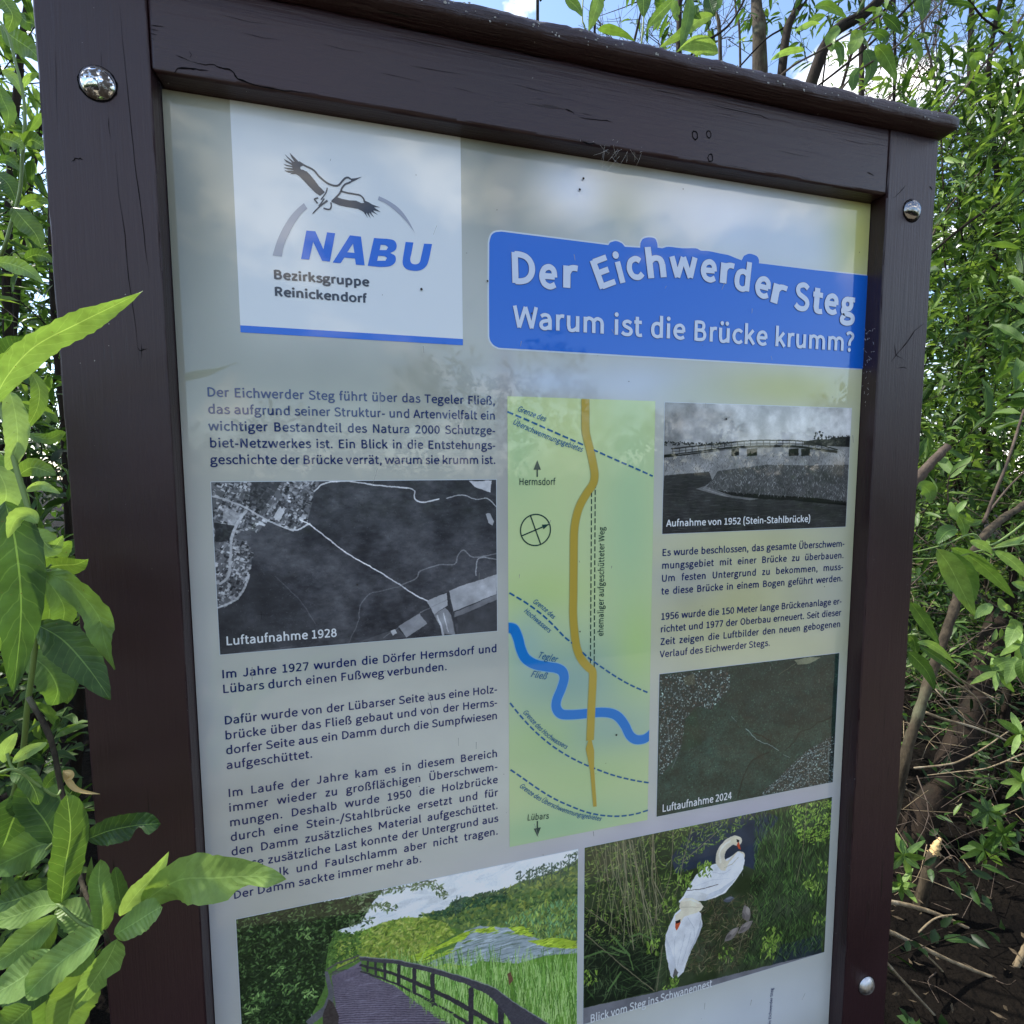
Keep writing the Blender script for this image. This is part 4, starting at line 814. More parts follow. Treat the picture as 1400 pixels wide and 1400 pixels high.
paragraph(['Dafür wurde von der Lübarser Seite aus eine Holz-', 'brücke über das Fließ gebaut und von der Herms-', 'dorfer Seite aus ein Damm durch die Sumpfwiesen', '~aufgeschüttet.'], T0, T1, .4985, .5947, .0178)
paragraph(['Im Laufe der Jahre kam es in diesem Bereich', 'immer wieder zu großflächigen Überschwem-', 'mungen. Deshalb wurde 1950 die Holzbrücke', 'durch eine Stein-/Stahlbrücke ersetzt und für', 'den Damm zusätzliches Material aufgeschüttet.', 'Diese zusätzliche Last konnte der Untergrund aus', 'Moorkalk und Faulschlamm aber nicht tragen.', '~Der Damm sackte immer mehr ab.'], T0, T1, .6556, .8829, .0178)
paragraph(['Es wurde beschlossen, das gesamte Überschwem-', 'mungsgebiet mit einer Brücke zu überbauen.', 'Um festen Untergrund zu bekommen, muss-', 'te diese Brücke in einem Bogen geführt werden.'], R0, R1, .1947, .2932, .0174)
paragraph(['1956 wurde die 150 Meter lange Brückenanlage er-', 'richtet und 1977 der Oberbau erneuert. Seit dieser', 'Zeit zeigen die Luftbilder den neuen gebogenen', '~Verlauf des Eichwerder Stegs.'], R0, R1, .3584, .4566, .0174)
def text_px(text, a, b, cap_px, m, off=.006, sx=.9, dep=-2*LV, parent=None, name='caption', shear=0, ink=None):
    """one line from photo pixel a to photo pixel b (baseline); cap height in photo pixels upward from a"""
    qa, qb, qc = uvp(*a), uvp(*b), uvp(a[0], a[1]-cap_px); cap = np.hypot(*(qc-qa)); d = qb-qa; own = ink is None; ink = ink or Ink()
    k = cap/CAPH; s = np.hypot(*d)/(width(text, off, 1)*k); set_line(ink, text, qa[0], qa[1], cap, None, off, s, ang=math.atan2(d[1], d[0]), shear=shear)
    if own: return ink.build(name, m, parent or panel, dep)
z3 = lambda x, y: (260+x/3.182, 510+y/3.182); z7 = lambda x, y: (870+x/3.3333, 500+y/3.3333); z8 = lambda x, y: (880+x/4.667, 880+y/4.667); z6 = lambda x, y: (780+x/3.5, 1080+y/3.5)
text_px('Luftaufnahme 1928', z3(155, 1184), z3(640, 1146), 12, CAPW, .015)
text_px('Aufnahme von 1952 (Stein-Stahlbrücke)', z7(135, 733), z7(792, 711), 9.3, CAPW, .015)
text_px('Luftaufnahme 2024', z8(115, 1073), z8(560, 988), 10, CAPW, .015)
text_px('Blick vom Steg ins Schwanennest', z6(92, 1113), z6(676, 940), 11, CAPW, .015)
# small print beside the missing code square
text_px('mehr zum Eichwerder Steg', (1052, 1420), (1057, 1350), 4, NAVY, .004)

# ---- logo field
Lo = (300, 180)
put('logo_field', sheet(CC['L0'], CC['L1'], -.7225, RR['b'], -LV), WHITE, panel)
put('logo_stripe', sheet(CC['L0'], CC['L1'], RR['b'], RR['a'], -LV), LOGOB, panel)
zl = lambda pts: Z(pts, Lo, 4.118)
black = [
 [(395, 120), (418, 142), (448, 172), (474, 190), (456, 200), (456, 212), (470, 218), (492, 226), (512, 246), (530, 272), (552, 300), (575, 322), (594, 342), (582, 352), (566, 362), (540, 345), (510, 315), (480, 282), (450, 252), (432, 240), (398, 240), (408, 234), (424, 232), (390, 232), (366, 220), (420, 222), (412, 218), (380, 212), (362, 203), (414, 208), (408, 202), (376, 194), (360, 183), (412, 196), (404, 188), (376, 172), (362, 154), (410, 180), (404, 170), (382, 148), (367, 128), (414, 168), (424, 172), (406, 146)],
 [(634, 398), (656, 368), (690, 380), (730, 388), (770, 390), (800, 404), (815, 402), (814, 388), (838, 398), (862, 412), (905, 428), (872, 426), (876, 432), (908, 454), (868, 444), (868, 450), (892, 470), (856, 452), (856, 460), (872, 487), (844, 458), (842, 464), (852, 490), (828, 458), (826, 464), (836, 488), (812, 454), (800, 446), (780, 436), (750, 430), (710, 424), (676, 416)],
 [(735, 266), (765, 264), (802, 256), (770, 274), (736, 290), (742, 276)], [(522, 466), (530, 452), (570, 412), (606, 384), (612, 394), (570, 424), (528, 464)]]
for b in black: put('stork_mark', shape([zl(b)], -2*LV), CHAR, panel)
for pts, w in [([(448, 172), (480, 192), (530, 218), (562, 254), (606, 290), (645, 305), (672, 302), (692, 280), (708, 264), (724, 260), (738, 268)], .0034), ([(740, 284), (728, 290), (708, 298), (690, 320), (678, 348), (654, 374), (632, 396)], .0032), ([(608, 318), (600, 345), (586, 366), (572, 385)], .0022), ([(556, 374), (536, 382), (546, 396), (553, 406)], .003), ([(590, 378), (574, 404), (560, 420)], .0025), ([(628, 400), (630, 422), (622, 438), (604, 438), (586, 432)], .0028), ([(684, 336), (720, 346), (756, 352), (792, 360), (812, 380), (815, 396)], .003), ([(468, 216), (500, 236), (530, 270), (560, 310)], .001)]:
    strip(uvz(smooth(pts), Lo, 4.118), w, -2.2*LV, CHAR, panel, 'stork_outline')
arc = smooth([(476, 404), (436, 438), (396, 484), (358, 545), (328, 610), (308, 670), (300, 698)], 6).tolist()+smooth([(352, 704), (362, 650), (386, 590), (420, 524), (460, 466), (495, 434)], 6).tolist()
put('logo_arc', shape([zl(arc)], -2*LV), LGREY, panel)
arc = smooth([(898, 365), (950, 390), (1010, 432), (1060, 495), (1103, 576)], 6).tolist()+smooth([(1090, 556), (1050, 505), (1000, 455), (940, 408), (892, 386)], 6).tolist()
put('logo_arc', shape([zl(arc)], -2*LV), LGREY, panel)
let = [[[(490, 558), (540, 562), (586, 664), (606, 568), (652, 573), (622, 733), (578, 728), (528, 622), (506, 722), (460, 718)]],
 [[(735, 585), (797, 592), (818, 754), (768, 750), (763, 716), (704, 710), (682, 742), (638, 738)], [(720, 680), (760, 684), (752, 632)]],
 [smooth([(870, 600), (930, 604)], 2).tolist()+smooth([(940, 604), (982, 613), (998, 640), (990, 668), (962, 684)], 5).tolist()+smooth([(966, 686), (990, 702), (990, 735), (962, 758), (915, 763), (880, 761)], 5).tolist()+[(835, 756)], [(908, 638), (935, 640), (950, 652), (940, 668), (902, 668)], [(894, 700), (930, 702), (944, 712), (934, 728), (888, 728)]],
 [[(1048, 622), (1092, 625)]+smooth([(1080, 690), (1074, 720), (1082, 742), (1106, 748), (1126, 738), (1134, 712)], 4).tolist()+[(1152, 632), (1197, 634)]+smooth([(1182, 710), (1168, 752), (1140, 778), (1098, 785), (1052, 774), (1032, 746), (1034, 706)], 4).tolist()]]
for l in let: put('logo_letter', shape([zl(x) for x in l], -2*LV), LOGOB, panel)
zz = lambda x, y: (300+x/4.118, 180+y/4.118)
text_px('Bezirksgruppe', zz(303, 829), zz(845, 872), 12.2, CHAR, .034, name='logo_lettering'); text_px('Reinickendorf', zz(308, 925), zz(830, 965), 12.2, CHAR, .034, name='logo_lettering')

# ---- title banner
B = (650, 290)
ban = [(48, 432), (47, 300), (48, 108)]+smooth([(50, 96), (56, 80), (68, 71), (90, 68)], 3).tolist()+[(280, 92), (462, 115)]+smooth([(468, 106), (488, 101), (508, 108), (520, 121)], 4).tolist()+[(573, 124)]+smooth([(574, 108), (582, 94), (602, 88), (624, 92), (632, 108), (634, 124)], 4).tolist()+smooth([(650, 126), (672, 121), (720, 126), (766, 126), (784, 134), (812, 136), (850, 144), (880, 150), (900, 158), (926, 168)], 3).tolist()+smooth([(934, 152), (954, 145), (978, 153), (986, 166), (986, 178)], 4).tolist()+[(1180, 202), (1400, 225.5), (1380, 547.5), (1330, 544.5), (90, 473)]+smooth([(80, 472), (62, 462), (51, 446), (48, 432)], 3).tolist()
banner = put('title_banner', shape([Z(ban, B, 2.5455)], -LV), BLUE, panel)
cxy = uvz(ban, B, 2.5455); ctr = cxy.mean(0)
sh = cxy.copy()
for i in range(len(cxy)):
    t = cxy[(i+1) % len(cxy)]-cxy[i-1]; t = t/max(1e-9, np.hypot(*t)); sh[i] = cxy[i]+np.array([t[1], -t[0]])*.0035
sh2 = cxy*2-sh
pick = sh if abs(np.ptp(sh[:, 1])) > abs(np.ptp(sh2[:, 1])) else sh2; pick[:, 0] = np.minimum(pick[:, 0], 1.6035)
put('banner_edge', shape([pick.tolist()], -LV*.5, raw=True), EDGE, panel)
title = [('D', 128, 247, 208, 252), ('e', 221, 262, 284, 267), ('r', 304, 263, 355, 268), ('E', 432, 270, 487, 249), ('i', 501, 250, 524, 244), ('c', 532, 238, 588, 229), ('h', 600, 232, 664, 227), ('w', 675, 228, 772, 232), ('e', 782, 239, 838, 243), ('r', 848, 246, 895, 254), ('d', 896, 267, 950, 278), ('e', 967, 290, 1020, 303), ('r', 1024, 313, 1072, 329), ('S', 1106, 337, 1158, 345), ('t', 1168, 347, 1205, 353), ('e', 1210, 350, 1258, 357), ('g', 1266, 361, 1318, 367)]
for off, m, dep in ((.030, TITLE, -3.5*LV), (.042, DEEP, -2*LV)):
    ink = Ink()
    for (ch, x0, y0, x1, y1) in title:
        if ch == 'w': x0, x1 = x0, x1
        qa, qb = uvz([(x0, y0), (x1, y1)], B, 2.5455); V, F, adv = glyph(ch, off); Vb = glyph(ch, .030)[0]; w0, w1 = Vb[:, 0].min(), Vb[:, 0].max(); cap = .0655; k = cap/CAPH
        d = qb-qa; L_ = np.hypot(*d); a = math.atan2(d[1], d[0]); sx = L_/(w1-w0); X = (V[:, 0]-w0)*sx; Y = V[:, 1]*k
        if ch == 'i': X = (V[:, 0]-w0)*k*.95
        ink.add(np.stack([qa[0]+X*math.cos(a)+Y*math.sin(a), qa[1]+X*math.sin(a)-Y*math.cos(a)], 1), F, V[:, 2])
    ink.build('title_lettering' if m is TITLE else 'title_outline', m, panel, dep)
def title2(off, m, dep):
    ink = Ink(); words = [('Warum', 130, 402, 445, 424), ('ist', 482, 427, 579, 434), ('die', 609, 436, 728, 444), ('Brücke', 760, 447, 1013, 465), ('krumm?', 1042, 467, 1313, 486)]
    for t, x0, y0, x1, y1 in words:
        V0 = Ink(); qa, qb = uvz([(x0, y0), (x1, y1)], B, 2.5455); d = qb-qa; set_line(V0, t, 0, 0, .0475, None, .016, 1, tr=.02); P = np.array(V0.V); s = np.hypot(*d)/np.ptp(P[:, 0])
        I2 = Ink(); set_line(I2, t, 0, 0, .0475, None, off, 1, tr=.02); Q = np.array(I2.V); Q[:, 0] = (Q[:, 0]-P[:, 0].min())*s; a = math.atan2(d[1], d[0])
        ink.add(np.stack([qa[0]+Q[:, 0]*math.cos(a)-Q[:, 1]*math.sin(a), qa[1]+Q[:, 0]*math.sin(a)+Q[:, 1]*math.cos(a)], 1), I2.F, Q[:, 2])
    ink.build('title_lettering' if m is TITLE else 'title_outline', m, panel, dep)
title2(.018, TITLE, -3.5*LV); title2(.029, DEEP, -2*LV)

# ---- map
M5 = (650, 500), 4.0; M6 = (650, 800), 3.684
def paint_map(u0, u1, v0, v1):
    cv = Cv(u0, u1, v0, v1, 500, (208, 222, 166)); cv.zoom(0, 0, 1)
    blobs(cv, [(800, 580, 120, 60, (210, 226, 156), .7), (740, 760, 60, 120, (198, 224, 156), .5), (860, 700, 40, 160, (176, 212, 166), .7), (740, 810, 60, 30, (196, 220, 134), .6), (780, 930, 90, 60, (140, 176, 172), .8), (820, 1000, 90, 40, (150, 182, 180), .7), (720, 880, 30, 50, (158, 190, 190), .6), (870, 880, 30, 60, (190, 220, 136), .7), (740, 1010, 60, 40, (184, 214, 140), .6), (800, 1060, 90, 40, (182, 212, 146), .6), (760, 1130, 120, 30, (160, 202, 158), .7), (710, 620, 30, 60, (170, 208, 158), .5)])
    return cv
mb = (CC['M0'], CC['M1'], RR['e'], RR['f'])
map_ = put('river_map', sheet(*mb, -LV), print_mat('map_print', paint_map(*mb)), panel); map_['label'] = 'pale green sketch map with a blue river and an ochre path'
# (the map's own marks are printed layers of the panel as well: no fourth level)
OCHRE = film('ochre_print', srgb(190, 164, 66)); OED = film('ochre_edge', srgb(176, 176, 110)); RIVER = film('river_print', srgb(20, 126, 208)); RED = film('river_edge', srgb(140, 190, 214)); TEAL = film('teal_print', srgb(20, 98, 150)); GRN = film('dark_green_print', srgb(30, 66, 62))
path = np.vstack([uvz([(600, 180), (600, 240), (601, 350), (610, 400), (630, 480), (648, 570), (650, 610), (640, 650), (606, 700), (572, 760), (552, 820), (540, 890), (537, 960), (536, 1080), (535, 1180)], *M5), uvz([(492, 60), (491, 140), (496, 220), (508, 310), (532, 370), (565, 410), (588, 432), (590, 480), (586, 560), (582, 640), (580, 700), (576, 780)], *M6)])
path[0, 1] = mb[2]+.001
path = smooth(path, 4); wl = .0185
strip(path, wl+.0035, -2*LV, OED, panel, 'path_edge'); strip(path, wl, -3*LV, OCHRE, panel, 'path_line')
put('path_line', shape([Z([(568, 776), (583, 776), (596, 830), (596, 920), (609, 1112), (592, 1114), (576, 930), (554, 822)], *M6)], -3.5*LV), OCHRE, panel)
riv = uvz([(150, 214), (182, 216), (198, 228), (215, 270), (228, 320), (252, 368), (300, 398), (360, 410), (410, 418), (438, 436), (446, 470), (432, 520), (408, 580), (408, 620), (432, 648), (480, 652), (540, 648), (620, 640), (680, 644), (720, 664), (752, 706), (776, 754), (805, 776), (840, 776), (866, 764), (905, 730)], *M6); riv = smooth(riv, 5)
strip(riv, .0275, -1.5*LV, RED, panel, 'river_edge', lim=(mb[0], mb[1])); strip(riv, .0235, -1.8*LV, RIVER, panel, 'river_line', lim=(mb[0], mb[1]))
for pts, z in [([(174, 252), (300, 305), (440, 368), (600, 438)], M5), ([(640, 458), (760, 512), (880, 564), (968, 604)], M5), ([(170, 38), (260, 92), (340, 152), (400, 210), (450, 262), (500, 302), (560, 358), (620, 402), (700, 456), (780, 502), (872, 542)], M6), ([(174, 592), (220, 650), (280, 716), (350, 780), (430, 838), (520, 888), (610, 926), (700, 958), (790, 980), (872, 994)], M6), ([(176, 928), (240, 972), (320, 1028), (400, 1076), (480, 1112), (560, 1142), (640, 1158), (720, 1162), (800, 1152), (868, 1132)], M6)]:
    strip(smooth(uvz(pts, *z), 4), .0042, -2.5*LV, TEAL, panel, 'boundary_line', dash=(.0145, .0058))
for xa, xb in ((634, 578), (654, 597)): strip(np.vstack([uvz([(xa, 690 if xa == 634 else 640)], *M5), uvz([(xb, 420)], *M6)]), .0028, -2.5*LV, GRN, panel, 'old_track_line', dash=(.012, .005))
def text_path(text, pts, z, cap, m, off=.004, shear=0.0, fit=True):
    q = smooth(uvz(pts, *z), 6); L_ = np.r_[0, np.cumsum(np.hypot(*np.diff(q, axis=0).T))]; k = cap/CAPH; s = L_[-1]/(width(text, off)*k); x = 0; ink = Ink()
    for c in text:
        V, F, adv = glyph(c, off); xm = x+adv*s*k/2; P = np.array([np.interp(xm, L_, q[:, 0]), np.interp(xm, L_, q[:, 1])]); P2 = np.array([np.interp(xm+.002, L_, q[:, 0]), np.interp(xm+.002, L_, q[:, 1])]); P1 = np.array([np.interp(xm-.002, L_, q[:, 0]), np.interp(xm-.002, L_, q[:, 1])]); a = math.atan2(P2[1]-P1[1], P2[0]-P1[0])
        if len(V): X = ((V[:, 0]-adv/2)*s+V[:, 1]*shear)*k; Y = V[:, 1]*k; ink.add(np.stack([P[0]+X*math.cos(a)+Y*math.sin(a), P[1]+X*math.sin(a)-Y*math.cos(a)], 1), F, V[:, 2])
        x += adv*s*k
    ink.build('map_lettering', m, panel, -3*LV)
text_path('Grenze des', [(226, 246), (300, 276), (378, 306)], M5, .0125, TEAL, .009, .2)
text_path('Überschwemmungsgebietes', [(200, 318), (380, 398), (580, 472)], M5, .0125, TEAL, .009, .2)
text_path('Hermsdorf', [(236, 652), (436, 652)], M5, .0155, GRN, .004)
text_path('Grenze des', [(285, 86), (340, 126), (388, 170)], M6, .0118, TEAL, .009, .2)
text_path('Hochwassers', [(240, 132), (305, 186), (368, 240)], M6, .0118, TEAL, .009, .2)
text_path('Tegler', [(308, 364), (405, 388)], M6, .016, TEAL, .004, .25); text_path('Fließ', [(274, 460), (354, 474)], M6, .016, TEAL, .004, .25)
text_path('Grenze des Hochwassers', [(236, 640), (310, 720), (380, 780), (454, 824)], M6, .0118, TEAL, .009, .2)
text_path('Grenze des Überschwemmungsgebietes', [(218, 1014), (300, 1072), (400, 1124), (500, 1160), (628, 1186)], M6, .0118, TEAL, .009, .2)
text_path('Lübars', [(258, 1184), (368, 1174)], M6, .0155, GRN, .004)
q0 = uvz([(706, 1340)], *M5)[0]; qs = np.array([uvz([(640, 256)], *M6)[0], uvz([(708, 880)], *M5)[0]])
def vert_text():
    a, b = qs; ink = Ink(); t = 'ehemaliger aufgeschütteter Weg'; cap = .0155; k = cap/CAPH; s = (a[1]-b[1])/(width(t, .004)*k); set_line(ink, t, (a[0]+b[0])/2, a[1], cap, None, .004, s, ang=-math.pi/2); ink.build('map_lettering', GRN, panel, -3*LV)
vert_text()
for (x0, y0, y1, z) in [(337, 608, 526, M5), (311, 1186, 1256, M6)]:
    a, b = uvz([(x0, y0), (x0, y1)], *z); strip([a, b], .0035, -2.5*LV, GRN, panel, 'map_arrow'); s = 1 if b[1] > a[1] else -1
    put('map_arrow', shape([[(b[0], b[1]+s*.004), (b[0]-.009, b[1]-s*.018), (b[0]+.009, b[1]-s*.018)]], -2.8*LV, raw=True), GRN, panel)
c0 = uvz([(328, 898)], *M5)[0]; ra = [(c0[0]+.0365*math.cos(a), c0[1]+.0365*math.sin(a)) for a in np.linspace(0, 2*math.pi, 49)]
strip(ra, .003, -2.5*LV, GRN, panel, 'compass'); 
for a, r2 in ((-.36, .0365), (1.22, .036)): strip([(c0[0]-r2*math.cos(a), c0[1]-r2*math.sin(a)), (c0[0]+r2*math.cos(a), c0[1]+r2*math.sin(a))], .003, -2.5*LV, GRN, panel, 'compass')
a = -.36; tipx = np.array([c0[0]+.0355*math.cos(a), c0[1]+.0355*math.sin(a)]); dv = np.array([math.cos(a), math.sin(a)]); nv = np.array([-dv[1], dv[0]])
put('compass', shape([[tuple(tipx), tuple(tipx-dv*.017+nv*.006), tuple(tipx-dv*.017-nv*.006)]], -2.8*LV, raw=True), GRN, panel)

# specks of dirt and dried drops on the glossy face
r = rs(71); V = []; F = []; V2 = []; F2 = []
for i in range(70):
    u, v, s_ = r.uniform(-.03, 1.59), r.uniform(-.71, 1.7), r.uniform(.0006, .0018)*(1.4 if i < 12 else .8); k = len(V); n = 7
    V += [W(u+math.cos(a*6.283/n)*s_*r.uniform(.6, 1.2), v+math.sin(a*6.283/n)*s_*r.uniform(.6, 1.3), -5*LV) for a in range(n)]; F.append(tuple(range(k, k+n)))
for (x, y) in [(797, 245), (792, 260), (576, 396), (992, 573), (842, 1004)]:
    u, v = uvp(x, y); k = len(V); V += [W(u+math.cos(a*6.283/7)*.0028, v+math.sin(a*6.283/7)*.0028, -5.2*LV) for a in range(7)]; F.append(tuple(range(k, k+7)))
for i in range(50):
    u, v = r.uniform(-.03, 1.59), r.uniform(-.71, 1.7); L_ = r.uniform(.004, .02)*(2.2 if i < 10 else 1); k = len(V2); a = r.normal()*.25; w_ = r.uniform(.0004, .0012)
    V2 += [W(u-w_, v, -5.4*LV), W(u+w_, v, -5.4*LV), W(u+w_*.6+a*L_, v+L_, -5.4*LV), W(u-w_*.6+a*L_, v+L_, -5.4*LV)]; F2.append((k, k+1, k+2, k+3))
m1 = mesh('dirt_speck', V, F); fix(m1); put('dirt_speck', m1, mat('dirt', srgb(52, 46, 40), .8), panel, kind='stuff')
DR = mat('dried_drop', srgb(200, 200, 192), .8); DR.node_tree.nodes['Principled BSDF'].inputs['Alpha'].default_value = .38; m1 = mesh('dried_drop', V2, F2); fix(m1); put('dried_drop', m1, DR, panel, kind='stuff')

# ---------------------------------------------------------------- ground
def ground():
    n = 90; V = []; F = []; r = rs(3); X = np.sinh(np.linspace(-5.5, 5.5, n))*1.0; nz_ = fbm(n, n, 8, 4, 77)
    for j, y in enumerate(X):
        for i, x in enumerate(X):
            fl = min(1, math.hypot(x-.5, y+.3)/2.5)
            V.append((x, y, -.02+(nz_[j, i]-.5)*.14*fl))
    for j in range(n-1):
        for i in range(n-1): F.append((j*n+i, j*n+i+1, (j+1)*n+i+1, (j+1)*n+i))
    return mesh('ground', V, F, True)
GM = mat('damp_soil', rough=.95, spec=.08); t, p, N, L = nodes(GM); tc = N('ShaderNodeTexCoord'); a = noise(N, L, 3.5, 8, tc.outputs['Object'], .65); b_ = noise(N, L, 40, 5, tc.outputs['Object'])
r1 = ramp(N, L, a.outputs[0], [(.35, srgb(11, 9, 8)), (.65, srgb(25, 21, 17))]); L(r1.outputs[0], p.inputs['Base Color'])
bp = N('ShaderNodeBump'); bp.inputs['Strength'].default_value = .9; bp.inputs['Distance'].default_value = .03; L(b_.outputs[0], bp.inputs['Height']); L(bp.outputs[0], p.inputs['Normal'])
tag(put('ground', ground(), GM), 'dark damp soil under the willows', kind='structure')
def path_strip():
    V = []; F = []; n = 60; r = rs(5)
    for i in range(n+1):
        x = -30+60*i/n; y = -1.9+.15*math.sin(x*.7)
        V += [(x, y-1.1+r.uniform(-.05, .05), .055), (x, y+.9+r.uniform(-.06, .06), .055)]
    for i in range(n): F.append((2*i, 2*i+2, 2*i+3, 2*i+1))
    return mesh('path', V, F)
PM = mat('trodden_path', rough=.95); t, p, N, L = nodes(PM); tc = N('ShaderNodeTexCoord'); a = noise(N, L, 8, 8, tc.outputs['Object'], .7); r1 = ramp(N, L, a.outputs[0], [(.3, srgb(98, 90, 74)), (.7, srgb(138, 128, 106))]); L(r1.outputs[0], p.inputs['Base Color'])
tag(put('path', path_strip(), PM), 'trodden sandy path in front of the board', kind='structure')

# ---------------------------------------------------------------- leaves and wood
def basis(d, up):
    d = d.normalized(); s = d.cross(up)
    if s.length < 1e-4: s = d.orthogonal()
    s.normalize(); return d, s, s.cross(d)
def prof(t, kind):
    if kind == 'round': return (math.sin(math.pi*min(1, t)**.85)**.62) if 0 < t < 1 else 0
    if kind == 'strap': return (1-abs(2*t-1)**3.2)**.8 if 0 < t < 1 else 0
    return (math.sin(math.pi*t**.82)**.95) if 0 < t < 1 else 0
def leaf_mesh(path, face, width, kind='lance', wave=.06, fold=.22, seed=0, nW=4, nL=20, jag=.05, bite=None, curl=0):
    """a single leaf along a 3-D centre line; face = direction its upper side looks"""
    r = random.Random(seed); P = [Vector(p) for p in path]; V = []; F = []; UV = []
    def pt(t):
        q = [P[0]]+P if False else P; n = len(q)-1; x = t*n; i = min(int(x), n-1); f = x-i
        a = q[max(0, i-1)]; b = q[i]; c = q[i+1]; d = q[min(n, i+2)]
        return .5*((2*b)+(c-a)*f+(2*a-5*b+4*c-d)*f*f+(3*b-a-3*c+d)*f**3)
    ph = r.uniform(0, 6); ph2 = r.uniform(0, 6); Lg = sum((P[i+1]-P[i]).length for i in range(len(P)-1))
    for i in range(nL+1):
        t = i/nL; c = pt(t); d = pt(min(1, t+.02))-pt(max(0, t-.02)); d, s, n = basis(d, face); w = width*prof(t, kind)*.5
        if i in (0, nL): w = width*.012
        for j in range(nW+1):
            u = (j/nW-.5)*2; k = abs(u); e = 1
            if k > .9: e += (r.uniform(-jag, jag)*.9+(jag*.45 if i % 2 else -jag*.45))
            if bite and k > .4 and bite[0] < t < bite[1] and u*bite[2] > 0: e *= 1-bite[3]*math.sin((t-bite[0])/(bite[1]-bite[0])*math.pi)
            z = fold*k*w+wave*width*math.sin(t*13+ph+u)*k*k*.8+.02*Lg*math.sin(t*5+ph2)*(1-k)*.3
            if curl: z += curl*k*k*w
            V.append(c+s*u*w*e+n*z); UV.append((u, t))
    for i in range(nL):
        for j in range(nW): a = i*(nW+1)+j; F.append((a, a+1, a+nW+2, a+nW+1))
    return mesh('leaf', V, F, True, UV)
def tube(pts, r0, r1, sides=7, seed=0, bump=.0, sub=5):
    pts = [Vector(p) for p in pts]; r = random.Random(seed); Q = smooth([tuple(p) for p in pts], sub) if len(pts) > 2 else np.array([tuple(pts[0].lerp(pts[-1], i/8)) for i in range(9)]); n = len(Q); V = []; F = []; a0 = None
    for i in range(n):
        t = Vector(Q[min(i+1, n-1)]-Q[max(i-1, 0)]).normalized(); a0 = t.orthogonal().normalized() if a0 is None else (a0-t*a0.dot(t)).normalized(); b = t.cross(a0); R_ = r0+(r1-r0)*i/(n-1)
        for k in range(sides):
            w = R_*(1+r.uniform(-bump, bump)); V.append(Vector(Q[i])+(a0*math.cos(2*math.pi*k/sides)+b*math.sin(2*math.pi*k/sides))*w)
    for i in range(n-1):
        for k in range(sides): F.append((i*sides+k, i*sides+(k+1) % sides, (i+1)*sides+(k+1) % sides, (i+1)*sides+k))
    F.append(tuple(range(sides-1, -1, -1))); F.append(tuple((n-1)*sides+k for k in range(sides)))
    return V, F
def wood(name, pts, r0, r1, m, parent, seed=0, bump=.12, sides=8, sub=6, kind=None):
    V, F = tube(pts, r0, r1, sides, seed, bump, sub); return put(name, mesh(name, V, F, True), m, parent, kind=kind)
